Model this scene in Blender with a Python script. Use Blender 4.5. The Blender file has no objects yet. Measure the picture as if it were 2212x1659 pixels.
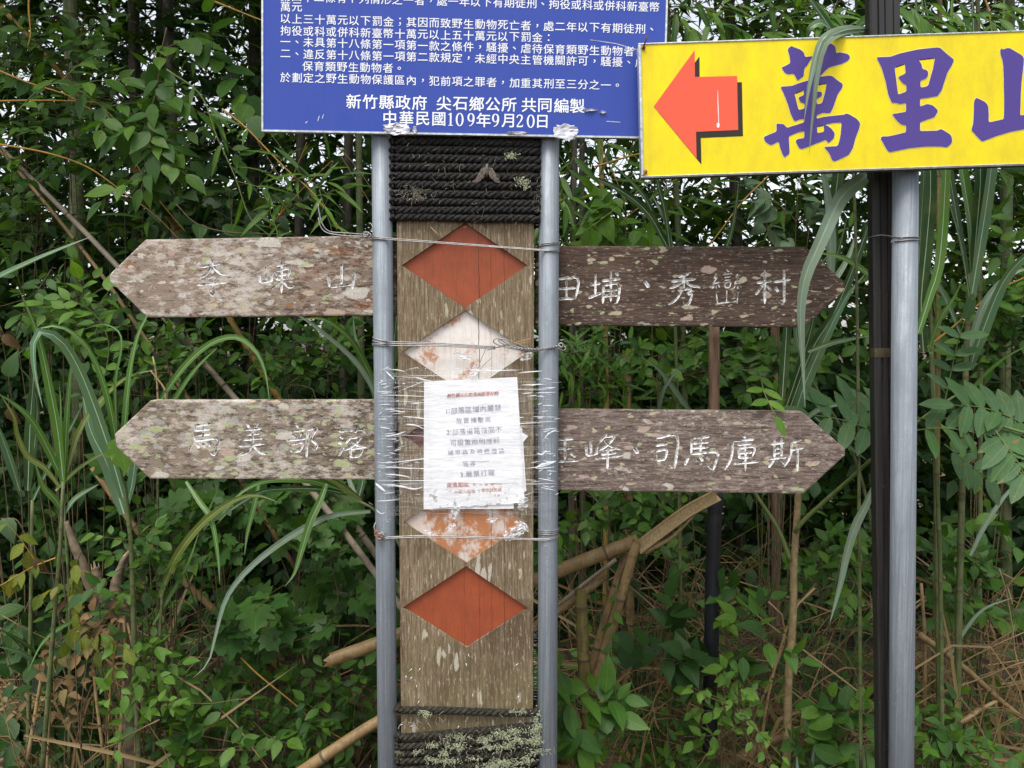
import bpy, bmesh, math, random
import numpy as np
from mathutils import Vector, Matrix, noise as mnoise
R = math.radians
SC = bpy.context.scene
COL = SC.collection
rng = np.random.default_rng(11)
rnd = random.Random(5)

# ------------------------------------------------------------------ camera, sky, sun, exposure
EYE = Vector((0, 0, 1.6)); PITCH = R(3.3); FPX = 1671.0     # the photo is measured on a 2212 x 1659 grid
cam = bpy.data.cameras.new('camera'); camo = bpy.data.objects.new('camera', cam); COL.objects.link(camo)
camo.location = EYE; camo.rotation_euler = (R(90) - PITCH, 0, 0)
cam.sensor_width = 36; cam.lens = 36 * FPX / 2212; cam.clip_start = .05; cam.clip_end = 6000
SC.camera = camo
SUN_EL, SUN_AZ = 64, 205                                     # azimuth of the sun, clockwise from +Y
W = bpy.data.worlds.new('World'); SC.world = W; W.use_nodes = True
wn = W.node_tree; bgn = wn.nodes['Background']
sky = wn.nodes.new('ShaderNodeTexSky'); sky.sky_type = 'NISHITA'; sky.sun_disc = False
sky.sun_elevation = R(SUN_EL); sky.sun_rotation = R(SUN_AZ); sky.dust_density = 2; sky.air_density = 1.2; sky.ozone_density = .6
hs = wn.nodes.new('ShaderNodeHueSaturation'); hs.inputs['Saturation'].default_value = .30   # overcast: the blue washed out
wn.links.new(sky.outputs[0], hs.inputs['Color']); wn.links.new(hs.outputs[0], bgn.inputs[0]); bgn.inputs[1].default_value = .12
sl = bpy.data.lights.new('sun', 'SUN'); sl.energy = 1.5; sl.angle = R(26); sl.color = (1, .95, .86)
so = bpy.data.objects.new('sun', sl); COL.objects.link(so)
_d = Vector((math.sin(R(SUN_AZ)) * math.cos(R(SUN_EL)), math.cos(R(SUN_AZ)) * math.cos(R(SUN_EL)), math.sin(R(SUN_EL))))
so.rotation_euler = _d.to_track_quat('Z', 'Y').to_euler(); so.location = (0, -3, 9)
SC.view_settings.view_transform = 'Standard'; SC.view_settings.look = 'None'
SC.view_settings.exposure = 1.15; SC.view_settings.gamma = 1
SC.render.engine = 'CYCLES'
SC.cycles.max_bounces = 8; SC.cycles.transparent_max_bounces = 16; SC.cycles.use_denoising = True

def U(px, py, Y):                                            # photo pixel and distance -> point in the place
    c, s = math.cos(PITCH), math.sin(PITCH)
    dx, dy = (px - 1106) / FPX, (829.5 - py) / FPX
    d = Vector((dx, c + dy * s, -s + dy * c))
    return EYE + d * (Y / d.y)
def UU(pts, Y=None):
    return [U(p[0], p[1], p[2] if len(p) > 2 else Y) for p in pts]

# ------------------------------------------------------------------ materials
class NT:
    def __init__(s, name):
        s.m = bpy.data.materials.new(name); s.m.use_nodes = True; s.t = s.m.node_tree; s.t.nodes.clear()
        s.out = s.t.nodes.new('ShaderNodeOutputMaterial')
    def n(s, typ, ins=None, **kw):
        nd = s.t.nodes.new('ShaderNode' + typ)
        for k, v in kw.items(): setattr(nd, k, v)
        for k, v in (ins or {}).items(): s.put(nd, k, v)
        return nd
    def put(s, nd, k, v):
        i = nd.inputs[k]
        if isinstance(v, bpy.types.NodeSocket): s.t.links.new(v, i)
        elif isinstance(v, (tuple, list)) and i.type == 'RGBA': i.default_value = (*v, 1)[:4]
        else: i.default_value = v
    def co(s, scale=(1, 1, 1), loc=(0, 0, 0), rot=(0, 0, 0)):
        tc = s.n('TexCoord')
        return s.n('Mapping', {'Vector': tc.outputs['Object'], 'Scale': scale, 'Location': loc, 'Rotation': rot}).outputs[0]
    def noise(s, vec, scale, detail=4, rough=.55, dist=0):
        return s.n('TexNoise', {'Vector': vec, 'Scale': scale, 'Detail': detail, 'Roughness': rough, 'Distortion': dist}).outputs[0]
    def ramp(s, fac, stops, interp='LINEAR'):
        r = s.n('ValToRGB', {'Fac': fac}); e = r.color_ramp; e.interpolation = interp
        while len(e.elements) < len(stops): e.elements.new(.5)
        for el, (p, c) in zip(e.elements, stops): el.position = p; el.color = (*c, 1) if isinstance(c, tuple) else (c, c, c, 1)
        return r.outputs[0]
    def mix(s, fac, a, b, blend='MIX'):
        m = s.n('Mix', data_type='RGBA', blend_type=blend)
        for k, v in ((0, fac), (6, a), (7, b)):
            i = m.inputs[k]
            if isinstance(v, bpy.types.NodeSocket): s.t.links.new(v, i)
            elif k == 0: i.default_value = v
            else: i.default_value = (*v, 1)
        return m.outputs[2]
    def math(s, op, a, b=0., c=0.):
        m = s.n('Math', operation=op)
        for k, v in enumerate((a, b, c)):
            if isinstance(v, bpy.types.NodeSocket): s.t.links.new(v, m.inputs[k])
            else: m.inputs[k].default_value = v
        return m.outputs[0]
    def bump(s, h, strength=.4, dist=.002):
        return s.n('Bump', {'Height': h, 'Strength': strength, 'Distance': dist}).outputs[0]
    def pbr(s, col, rough=.7, metal=0., normal=None, spec=.4, **kw):
        b = s.n('BsdfPrincipled', {'Base Color': col, 'Roughness': rough, 'Metallic': metal, 'Specular IOR Level': spec})
        if normal is not None: s.put(b, 'Normal', normal)
        for k, v in kw.items(): s.put(b, k, v)
        s.t.links.new(b.outputs[0], s.out.inputs[0]); return b

def simple(name, col, rough=.6, metal=0., var=.25, scale=60, bump=.2, stretch=(1, 1, 1), spec=.4):
    n = NT(name); v = n.co(stretch)
    f = n.noise(v, scale, 6)
    c = n.mix(n.ramp(f, [(.3, 0.), (.75, 1.)]), tuple(x * (1 - var) for x in col), tuple(min(1, x * (1 + var)) for x in col))
    n.pbr(c, rough, metal, n.bump(f, bump), spec); return n.m

M = {}
def leafmat(name, cols, trans=.35, rough=.46, spots=0., veins=True, spec=.28):
    n = NT(name); g = n.n('NewGeometry'); v = n.co()
    k = len(cols) - 1
    c = n.ramp(g.outputs['Random Per Island'], [(i / k, x) for i, x in enumerate(cols)])
    nz = n.noise(v, 28, 3)
    c = n.mix(n.ramp(nz, [(.35, 0.), (.7, .55)]), c, n.mix(1., c, (.55, .62, .5), 'MULTIPLY'))
    h = n.noise(v, 150, 2)
    if veins:                                                # midrib and side veins, laid along the leaf's own u (across) and v (along)
        uv = n.n('SeparateXYZ', {0: n.n('TexCoord').outputs['UV']}); au = n.math('ABSOLUTE', uv.outputs[0])
        mid = n.ramp(au, [(.0, 1.), (.022, 0.)])
        fr = n.math('ABSOLUTE', n.math('SUBTRACT', n.math('FRACT', n.math('MULTIPLY', n.math('SUBTRACT', uv.outputs[1], n.math('MULTIPLY', au, 1.1)), 8.)), .5))
        sv = n.ramp(fr, [(.0, .55), (.09, 0.)])
        vn = n.math('MAXIMUM', mid, sv)
        c = n.mix(n.math('MULTIPLY', vn, .5), c, n.mix(1., c, (1.9, 1.75, 1.6), 'MULTIPLY'))
        h = n.math('SUBTRACT', h, n.math('MULTIPLY', vn, .9))
    if spots:
        c = n.mix(n.ramp(n.noise(v, 75, 2), [(.70 - spots, 0.), (.74 - spots, 1.)]), c, (.20, .13, .035))
    p = n.pbr(c, rough, spec=spec, normal=n.bump(h, .35, .0012))
    t = n.n('BsdfTranslucent', {'Color': n.mix(1., c, (1.7, 1.6, .6), 'MULTIPLY')})
    mx = n.n('MixShader', {0: trans, 1: p.outputs[0], 2: t.outputs[0]})
    n.t.links.new(mx.outputs[0], n.out.inputs[0]); return n.m

M['leaf'] = leafmat('broad_leaf', [(.033, .088, .016), (.048, .122, .02), (.066, .155, .022), (.10, .20, .024), (.055, .132, .025), (.036, .096, .026)], .36)
M['leaf_dark'] = leafmat('dark_leaf', [(.018, .052, .012), (.026, .07, .014), (.036, .085, .016), (.024, .06, .016)], .28)
M['leaf_far'] = leafmat('far_leaf', [(.02, .054, .009), (.032, .084, .012), (.052, .122, .014), (.125, .2, .018), (.025, .065, .015)], .5, veins=False, spec=.15)
M['leaf_lime'] = leafmat('lime_leaf', [(.09, .2, .03), (.13, .25, .035), (.08, .18, .03)], .4)
M['leaf_yellow'] = leafmat('yellowing_leaf', [(.17, .22, .035), (.22, .25, .04), (.12, .19, .03), (.2, .19, .05)], .4, spots=.06)
M['leaf_vine'] = leafmat('lobed_leaf', [(.04, .11, .024), (.06, .135, .028), (.05, .12, .02)], .3, spots=.02)
M['leaf_pinnate'] = leafmat('pinnate_leaf', [(.06, .13, .05), (.075, .155, .06), (.065, .15, .045)], .25, rough=.5, spots=.045)
M['leaf_bamboo'] = leafmat('bamboo_leaf', [(.07, .16, .03), (.1, .2, .03), (.05, .12, .03), (.12, .22, .03)], .4)
M['leaf_dead'] = leafmat('dead_leaf', [(.13, .075, .03), (.2, .125, .055), (.10, .06, .028), (.15, .12, .04)], .15, .7)
M['leaf_pale'] = leafmat('pale_leaf', [(.12, .2, .11), (.13, .21, .12)], .25)
M['grass'] = leafmat('grass_blade', [(.05, .13, .02), (.08, .18, .025), (.04, .1, .025)], .35, veins=False)

def blademat(name, a, b):
    n = NT(name); v = n.co((1, 1, 1))
    g = n.n('NewGeometry')
    c = n.mix(g.outputs['Random Per Island'], a, b)
    c = n.mix(n.ramp(n.noise(v, 16, 4), [(.4, 0.), (.8, .5)]), c, (.15, .17, .05))
    p = n.pbr(c, .42, spec=.35, normal=n.bump(n.noise(n.co((60, 60, 4)), 6, 2), .15, .001))
    t = n.n('BsdfTranslucent', {'Color': n.mix(1., c, (1.4, 1.4, .8), 'MULTIPLY')})
    mx = n.n('MixShader', {0: .25, 1: p.outputs[0], 2: t.outputs[0]})
    n.t.links.new(mx.outputs[0], n.out.inputs[0]); return n.m
M['blade'] = blademat('cane_blade', (.055, .165, .022), (.09, .2, .028))
M['blade_blue'] = blademat('blue_green_blade', (.06, .145, .068), (.085, .17, .08))
M['blade_dark'] = blademat('dark_blade', (.017, .06, .016), (.026, .075, .022))
M['blade_yellow'] = blademat('yellow_blade', (.13, .19, .03), (.17, .2, .035))
M['blade_dry'] = blademat('dry_blade', (.2, .13, .06), (.34, .24, .12))
M['blade_grey'] = blademat('pale_grey_blade', (.17, .24, .18), (.2, .28, .21))
M['midrib'] = simple('midrib', (.27, .36, .24), .5, var=.15)

def culmmat(name, a, b, ring=(.05, .04, .03)):
    n = NT(name)
    f = n.noise(n.co((1, 1, .25)), 18, 6, .65); h = n.noise(n.co((9, 9, .6)), 14, 4)
    c = n.mix(n.ramp(f, [(.35, 0.), (.7, 1.)]), a, b)
    c = n.mix(n.ramp(n.noise(n.co(), 45, 5), [(.58, 0.), (.72, .6)]), c, tuple(x * .35 for x in a))
    c = n.mix(n.ramp(h, [(.45, 0.), (.75, .35)]), c, (.3, .26, .2))
    st = n.noise(n.co((2, 2, 2)), 7, 8, .75)
    c = n.mix(n.ramp(st, [(.5, 0.), (.64, .7)]), c, tuple(x * .3 + .01 for x in a))
    c = n.mix(n.ramp(n.noise(n.co((1, 1, 1), (3, 1, 2)), 90, 5, .8), [(.6, 0.), (.7, .45)]), c, (.34, .3, .22))
    n.pbr(c, .5, normal=n.bump(n.mix(.5, h, st), .4), spec=.3); return n.m
M['culm_olive'] = culmmat('olive_bamboo', (.12, .105, .022), (.2, .14, .04))
M['culm_brown'] = culmmat('brown_bamboo', (.17, .105, .04), (.3, .2, .085))
M['culm_tan'] = culmmat('tan_bamboo', (.25, .16, .07), (.42, .3, .145))
M['culm_grey'] = culmmat('grey_bamboo', (.2, .16, .12), (.3, .25, .19))
M['culm_yellow'] = culmmat('yellow_bamboo', (.27, .16, .03), (.34, .22, .05))
M['culm_green'] = culmmat('green_bamboo', (.07, .1, .03), (.12, .14, .05))
M['culm_dark'] = culmmat('dark_bamboo', (.03, .03, .015), (.06, .05, .03))
M['node'] = simple('bamboo_node', (.09, .065, .035), .7)
M['pith'] = simple('bamboo_pith', (.5, .38, .21), .8, var=.3, scale=40, stretch=(6, 6, 1))
M['twig'] = simple('twig', (.095, .068, .035), .75, var=.5)
M['twig_yellow'] = simple('yellow_twig', (.36, .2, .04), .6)
M['twig_green'] = simple('green_twig', (.11, .15, .04), .6)
M['straw'] = simple('straw', (.19, .12, .055), .75, var=.6, scale=7)
M['bark'] = simple('bark', (.17, .13, .085), .85, var=.5, scale=45, bump=.8)
M['bark_pale'] = simple('pale_bark', (.27, .2, .1), .8, var=.35, scale=50, bump=.7)
M['stake'] = simple('stake_wood', (.16, .1, .065), .8, var=.5, scale=30, stretch=(3, 3, .4), bump=.6)
M['blackwrap'] = simple('black_wrap', (.012, .013, .017), .45, var=.4, scale=25, bump=.5)

def ground_mat():
    n = NT('forest_floor'); v = n.co()
    f = n.noise(v, 9, 8, .7); g = n.noise(v, 60, 5)
    c = n.ramp(f, [(.3, (.025, .018, .01)), (.5, (.06, .042, .024)), (.7, (.1, .075, .04))])
    c = n.mix(n.ramp(g, [(.5, 0.), (.65, .7)]), c, (.16, .11, .06))
    n.pbr(c, .95, normal=n.bump(g, .8, .01)); return n.m
M['ground'] = ground_mat()

def steel():
    n = NT('galvanised_steel')
    st = n.noise(n.co((60, 60, 1.2)), 3.2, 5, .65); bl = n.noise(n.co((1, 1, .4)), 26, 5, .6); fl = n.noise(n.co((1, 1, .35)), 170, 3)
    c = n.ramp(st, [(.3, (.15, .175, .205)), (.55, (.255, .285, .325)), (.75, (.37, .405, .45))])
    c = n.mix(n.ramp(bl, [(.42, 0.), (.7, .75)]), c, (.17, .195, .225))
    c = n.mix(n.ramp(fl, [(.66, 0.), (.76, .4)]), c, (.5, .53, .56))
    c = n.mix(n.ramp(n.noise(n.co(), 300, 3), [(.4, 0.), (.7, .35)]), c, (.16, .18, .2))
    c = n.mix(n.ramp(n.noise(n.co(), 9, 6), [(.66, 0.), (.75, .4)]), c, (.2, .16, .12))
    n.pbr(c, n.ramp(bl, [(.3, .5), (.7, .72)]), .3, n.bump(fl, .1), .5); return n.m
M['steel'] = steel()
M['wire'] = simple('steel_wire', (.30, .29, .29), .42, .6, var=.3, scale=90)
M['wire_rust'] = simple('rusty_wire', (.3, .13, .07), .7, .2, var=.4, scale=90)
M['nail'] = simple('rusty_nail', (.22, .09, .05), .7, .3)
M['staple'] = simple('staple', (.75, .75, .75), .35, .7)

def panel(name, col, grime, amount, rough=.38, tint=None, coat=.15):
    n = NT(name)
    f = n.noise(n.co((1, 1, .55)), 14, 7, .7); s = n.noise(n.co((9, 9, .7)), 5, 5)
    d = n.noise(n.co(), 240, 2)
    c = n.mix(n.ramp(f, [(.38, 0.), (.8, amount)]), col, grime)
    c = n.mix(n.ramp(s, [(.52, 0.), (.8, amount * .5)]), c, grime)
    c = n.mix(n.ramp(d, [(.73, 0.), (.77, .7)]), c, tuple(x * .3 for x in grime))
    n.pbr(c, rough, normal=n.bump(n.noise(n.co(), 5, 2), .06, .01), spec=.25); return n.m
M['blue'] = panel('blue_vinyl', (.030, .064, .35), (.055, .085, .32), .45, .36)
M['yellow'] = panel('yellow_vinyl', (.84, .68, .006), (.50, .38, .03), .7, .42)
M['red'] = panel('red_vinyl', (.80, .105, .055), (.62, .12, .07), .4, .45)
M['black'] = panel('black_print', (.028, .022, .018), (.04, .035, .03), .3, .5)
M['purple'] = panel('purple_print', (.075, .048, .25), (.095, .065, .23), .3, .45)
M['pale'] = simple('pale_outline', (.75, .68, .32), .5)
M['white'] = panel('white_lettering', (.82, .84, .88), (.62, .66, .78), .35, .45)
M['alu'] = simple('aluminium_edging', (.5, .53, .55), .45, .55, var=.35, scale=120, bump=.2)
M['alu_dark'] = simple('weathered_edging', (.13, .125, .11), .6, .25, var=.5, scale=90)
M['drip'] = simple('bird_dropping', (.85, .75, .75), .7)

def lichen(n, c, v, amt, tints, size=1., seed=0.):
    """round and ragged lichen patches over colour c: each layer its own size, colour and share"""
    warp = n.noise(v, 30, 5, .7)
    wv = n.n('VectorMath', {0: v, 1: n.n('VectorMath', {0: n.n('TexNoise', {'Vector': v, 'Scale': 24., 'Detail': 4.}).outputs['Color'], 'Scale': .045}, operation='SCALE').outputs[0]}, operation='ADD').outputs[0]
    for i, (sc, share, col) in enumerate(tints):
        m = n.n('Mapping', {'Vector': wv, 'Location': (3.1 * i + seed, 1.7 * i, .9 * i + seed)}).outputs[0]
        vo = n.n('TexVoronoi', {'Vector': m, 'Scale': sc / size, 'Randomness': 1.})
        rnd_ = n.n('SeparateColor', {0: vo.outputs['Color']})
        rad = n.math('MULTIPLY', n.math('SUBTRACT', rnd_.outputs[0], 1 - share * amt), 1.15 / max(.05, share * amt) * .42)
        ins = n.math('SUBTRACT', n.math('ADD', rad, n.math('MULTIPLY', n.math('SUBTRACT', warp, .5), .25)), vo.outputs['Distance'])
        fac = n.ramp(ins, [(-.01, 0.), (.03, .65), (.12, .85)])
        grain = n.noise(v, 260, 4, .7)
        cc = n.mix(n.ramp(grain, [(.3, 0.), (.65, 1.)]), tuple(x * .5 for x in col), tuple(min(.9, x * 1.12) for x in col))
        c = n.mix(fac, c, cc)
    return c

def board_mat(name, dark, mid, light, amt, bleach, tints, seed, red=.0, dash=.6):
    n = NT(name)
    v = n.co((1, 1, 2.1), (seed, 0, seed * .7))
    gr = n.noise(n.co((1.4, 4, 22), (seed, 0, 0)), 9, 8, .68); fine = n.noise(n.co((4, 10, 46), (seed * 2, 0, 0)), 9, 5, .7)
    blot = n.noise(v, 7, 6, .65); spk = n.noise(n.co((1, 1, 1.8), (seed, 0, 2)), 120, 6, .8)
    c = n.ramp(gr, [(.3, dark), (.5, mid), (.7, light)])
    c = n.mix(n.ramp(fine, [(.5, 0.), (.7, .8)]), c, tuple(x * .4 for x in dark))
    c = n.mix(n.ramp(blot, [(.5, 0.), (.6, red)]), c, (.17, .055, .022))
    sx = n.n('SeparateXYZ', {0: n.n('TexCoord').outputs['Object']})
    lean = n.math('MULTIPLY', sx.outputs[0], bleach[1])
    # thin grey film, then a pale crust, both thicker towards one end and broken into specks
    filmf = n.math('ADD', n.noise(n.co((1, 1, 2.6), (seed, 0, 5)), 34, 9, .82), lean)
    c = n.mix(n.ramp(filmf, [(bleach[0] - .06, 0.), (bleach[0] + .0, .7)]), c, n.mix(spk, light, tuple(x * 1.5 for x in light)))
    broad = n.math('MULTIPLY', n.math('SUBTRACT', n.noise(n.co((1, 1, 1.4), (seed, 0, 3)), 5.5, 3, .5), .5), .34)
    crust = n.math('ADD', n.math('ADD', n.noise(n.co((1, 1, 2.3), (seed * 3, 0, 1)), 24, 10, .8), lean), broad)
    c = n.mix(n.ramp(crust, [(bleach[0] + .0, 0.), (bleach[0] + .03, .5), (bleach[0] + .12, .9)]), c, n.mix(n.ramp(spk, [(.3, 0.), (.7, 1.)]), (.36, .31, .27), (.68, .63, .58)))
    da = n.noise(n.co((9, 1, 40), (seed, 0, 8)), 7, 4, .6)
    c = n.mix(n.ramp(da, [(.6, 0.), (.64, dash)]), c, (.4, .33, .26))
    c = lichen(n, c, v, amt, tints, 1., seed)
    c = n.mix(n.ramp(spk, [(.58, 0.), (.68, .75)]), c, tuple(x * .7 for x in dark))
    n.pbr(c, .88, normal=n.bump(n.mix(.4, n.mix(.5, gr, fine), crust), .6, .003), spec=.2); return n.m
WHT, GRN, GRY, PNK, ORG, CRM = (.62, .58, .52), (.42, .47, .26), (.36, .36, .34), (.50, .38, .32), (.33, .15, .06), (.52, .45, .32)
M['board_ul'] = board_mat('weathered_board_upper_left', (.05, .032, .023), (.125, .088, .066), (.245, .195, .155), .8, (.555, -.10), [(27, .35, CRM), (19, .25, PNK), (36, .2, GRN), (21, .22, ORG), (44, .45, WHT), (15, .26, WHT)], 1.3, .8)
M['board_ll'] = board_mat('weathered_board_lower_left', (.042, .031, .023), (.105, .08, .06), (.22, .18, .14), 1., (.56, -.10), [(34, .55, GRY), (25, .45, PNK), (23, .45, GRN), (40, .5, GRN), (20, .38, WHT), (46, .5, CRM)], 4.1, .2)
M['board_ur'] = board_mat('weathered_board_upper_right', (.03, .021, .017), (.084, .057, .044), (.145, .105, .083), .6, (.62, -.02), [(31, .3, CRM), (42, .45, CRM), (22, .22, PNK), (50, .25, GRN)], 7.7, .1)
M['board_lr'] = board_mat('weathered_board_lower_right', (.045, .032, .026), (.155, .116, .098), (.26, .21, .185), .5, (.60, .03), [(30, .25, PNK), (44, .4, CRM), (21, .24, WHT), (40, .3, GRN)], 10.2, .0)

def chalk():
    n = NT('worn_white_paint_in_groove'); v = n.co()
    f = n.noise(v, 95, 5, .75)
    c = n.mix(n.ramp(f, [(.395, 0.), (.55, 1.)]), (.2, .175, .155), (.84, .84, .84))
    n.pbr(c, .8, spec=.2); return n.m
M['chalk'] = chalk()

def crackfac(n, lines, z0=None):
    """thin drying cracks along the grain (x in metres from the middle of the board)"""
    sx = n.n('SeparateXYZ', {0: n.n('TexCoord').outputs['Object']})
    wob = n.math('MULTIPLY', n.math('SUBTRACT', n.noise(n.co((0, 0, 1)), 6, 5, .6), .5), .022)
    pres = n.noise(n.co((30, 0, .9), (.3, 0, .5)), 3, 2)
    tot = None
    for x0, w in lines:
        d = n.math('ABSOLUTE', n.math('SUBTRACT', n.math('ADD', sx.outputs[0], wob), x0))
        ww = n.math('MULTIPLY', n.math('SUBTRACT', n.noise(n.co((0, 0, 1), (x0 * 50, x0 * 70, x0 * 90)), 3.2, 3), .34), w * 4)
        k = n.math('LESS_THAN', d, ww)
        tot = k if tot is None else n.math('MAXIMUM', tot, k)
    return tot
CR = [(-.006, .00035), (.03, .0006), (.058, .0004), (.088, .0004)]

def post_mat():
    n = NT('weathered_post_wood')
    v = n.co((1, 1, .32)); gr = n.noise(n.co((26, 5, 1.4)), 8, 8, .7); fine = n.noise(n.co((60, 10, 5)), 8, 5, .7)
    c = n.ramp(gr, [(.3, (.078, .052, .03)), (.5, (.19, .138, .085)), (.7, (.39, .32, .225))])
    c = n.mix(n.ramp(fine, [(.5, 0.), (.7, .8)]), c, (.07, .048, .028))
    sx = n.n('SeparateXYZ', {0: n.n('TexCoord').outputs['Object']})
    # green algae low down, pale film high up, dark towards the middle
    low = n.math('MULTIPLY', n.ramp(sx.outputs[2], [(.0, 1.), (.22, 0.)]), 1.)
    c = n.mix(n.math('MULTIPLY', n.math('MULTIPLY', n.ramp(n.noise(n.co((1, 1, .5)), 14, 4), [(.38, 0.), (.56, 1.)]), .7), n.ramp(n.math('ADD', sx.outputs[2], -.62), [(0., 1.), (.2, .6), (.3, .05)])), c, (.125, .11, .045))
    c = n.mix(n.math('MULTIPLY', n.ramp(n.noise(n.co((1.3, 1, .35)), 8, 6, .7), [(.44, 0.), (.6, .75)]), n.ramp(sx.outputs[2], [(.75, .5), (.9, 1.), (1.05, 1.), (1.3, .25)])), c, (.075, .048, .027))
    fl = n.noise(n.co((3.2, 1, .6)), 55, 8, .8)
    c = n.mix(n.ramp(fl, [(.54, 0.), (.62, .7)]), c, (.46, .41, .31))
    c = lichen(n, c, n.co((1.6, 1, .42)), .6, [(34, .35, (.5, .48, .34)), (46, .3, (.52, .47, .4))], 1., .4)
    k = crackfac(n, CR); c = n.mix(k, c, (.02, .013, .008))
    n.pbr(c, .88, normal=n.bump(n.mix(.5, gr, fine), .6, .003), spec=.25); return n.m
M['post'] = post_mat()

def diamond_mat(name, base, other, amount, rough, peel=None):
    n = NT(name); v = n.co()
    f = n.noise(v, 22, 7, .7)
    c = n.mix(n.ramp(f, [(.4, 0.), (.62, amount)]), base, other)
    if peel:
        c = n.mix(n.ramp(n.noise(n.co((1, 1, .8), (.3, 0, .9)), 15, 7, .72), [(peel[0], 0.), (peel[0] + .07, .92)]), c, peel[1])
    c = n.mix(n.ramp(n.noise(v, 230, 3), [(.68, 0.), (.75, .7)]), c, tuple(min(1, x * 1.9) for x in other))
    br = n.noise(n.co((30, 1, 1.6)), 7, 7, .7)
    c = n.mix(n.ramp(br, [(.5, 0.), (.72, .5)]), c, tuple(x * .45 for x in base))
    k = crackfac(n, CR); c = n.mix(k, c, (.03, .012, .008))
    n.pbr(c, rough, normal=n.bump(n.noise(n.co((20, 1, 2)), 9, 4), .25, .002), spec=.4); return n.m
M['dia_red'] = diamond_mat('red_ochre_paint', (.30, .066, .023), (.23, .05, .02), .7, .55)
M['dia_dark'] = diamond_mat('dark_red_paint', (.13, .035, .02), (.08, .025, .016), .7, .6)
M['dia_white'] = diamond_mat('white_paint_rusty', (.74, .70, .67), (.6, .5, .43), .5, .65, (.53, (.46, .2, .09)))
M['dia_rust'] = diamond_mat('orange_stained_white_paint', (.62, .54, .49), (.52, .4, .32), .6, .65, (.45, (.42, .145, .035)))

def rope_mat(name, base, hi, moss, share):
    n = NT(name); v = n.co()
    f = n.noise(v, 130, 5, .7)
    c = n.mix(n.ramp(f, [(.4, 0.), (.75, 1.)]), base, hi)
    c = n.mix(n.ramp(n.noise(v, 17, 6, .75), [(share, 0.), (share + .09, .85)]), c, moss)
    n.pbr(c, .9, normal=n.bump(f, .8, .003), spec=.25); return n.m
M['rope'] = rope_mat('black_rope', (.009, .009, .0095), (.055, .053, .052), (.13, .12, .085), .69)
M['rope_moss'] = rope_mat('mossy_rope', (.014, .013, .010), (.065, .06, .042), (.24, .24, .14), .60)
M['lichen'] = simple('grey_green_lichen', (.42, .45, .30), .9, var=.35, scale=90, bump=.6)
M['fluff'] = simple('grey_fluff', (.36, .33, .26), .9, var=.4)
M['postblack'] = NT('black_plastic_profile').m
def _pb():
    n = NT('tmp'); n.m.name = 'black_profile'
    f = n.noise(n.co((30, 30, 1)), 4, 5, .6); d = n.noise(n.co(), 200, 2)
    c = n.mix(n.ramp(f, [(.35, 0.), (.75, 1.)]), (.012, .0115, .011), (.03, .026, .024))
    c = n.mix(n.ramp(d, [(.71, 0.), (.75, .8)]), c, (.2, .2, .18))
    n.pbr(c, n.ramp(f, [(.3, .38), (.7, .6)]), normal=n.bump(f, .2), spec=.45); return n.m
M['postblack'] = _pb()
M['tape'] = simple('brown_tape', (.07, .055, .03), .4, var=.5, scale=30)

def paper():
    n = NT('wet_paper'); v = n.co()
    f = n.noise(v, 11, 6, .6)
    c = n.mix(n.ramp(f, [(.35, 0.), (.75, 1.)]), (.80, .80, .83), (.9, .9, .91))
    sx = n.n('SeparateXYZ', {0: n.n('TexCoord').outputs['Object']})
    c = n.mix(n.math('MULTIPLY', n.ramp(n.noise(v, 60, 5, .7), [(.55, 0.), (.62, .8)]), n.ramp(sx.outputs[2], [(.03, 1.), (.07, 0.)])), c, (.3, .28, .24))
    n.pbr(c, .5, normal=n.bump(n.noise(n.co((1, 1, 2.2)), 16, 4), .5, .006), spec=.4); return n.m
M['paper'] = paper()
M['ink'] = simple('faded_ink', (.30, .29, .38), .6, var=.6, scale=70)
M['ink_red'] = simple('faded_red_ink', (.5, .16, .14), .6, var=.5, scale=70)
M['ink_orange'] = simple('faded_orange_ink', (.6, .25, .12), .6, var=.5, scale=70)

def film():
    n = NT('clear_stretch_film')
    w = n.noise(n.co((1.1, 1, 7)), 9, 5, .6, .6); w2 = n.noise(n.co((.8, 1, 16), (1, 0, 3)), 12, 4, .6, .4)
    b = n.bump(n.mix(.45, w, w2), .9, .012)
    gl = n.n('BsdfGlossy', {'Color': (.95, .96, 1.), 'Roughness': .16, 'Normal': b})
    df = n.n('BsdfDiffuse', {'Color': (.85, .87, .9)})
    tr = n.n('BsdfTransparent', {'Color': (.97, .975, .98)})
    milky = n.ramp(n.noise(n.co((.9, 1, 9), (2, 0, 1)), 10, 6, .7, .5), [(.5, .0), (.75, .10)])
    a = n.n('MixShader', {0: milky, 1: tr.outputs[0], 2: df.outputs[0]})
    fr = n.n('LayerWeight', {'Blend': .25, 'Normal': b})
    k = n.math('ADD', n.math('MULTIPLY', fr.outputs['Facing'], .26), .025)
    o = n.n('MixShader', {0: k, 1: a.outputs[0], 2: gl.outputs[0]})
    n.t.links.new(o.outputs[0], n.out.inputs[0]); return n.m
M['film'] = film()
def glare_crease():
    n = NT('folded_film_glare')
    p = n.n('BsdfPrincipled', {'Base Color': (.86, .88, .92), 'Roughness': .22, 'Specular IOR Level': .7})  # glare on the folds put in as a near-white base colour
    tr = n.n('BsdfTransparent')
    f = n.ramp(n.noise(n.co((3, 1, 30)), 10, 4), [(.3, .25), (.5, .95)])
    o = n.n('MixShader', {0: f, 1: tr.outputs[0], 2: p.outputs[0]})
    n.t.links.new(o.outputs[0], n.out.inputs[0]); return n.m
M['glare_crease'] = glare_crease()
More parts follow.
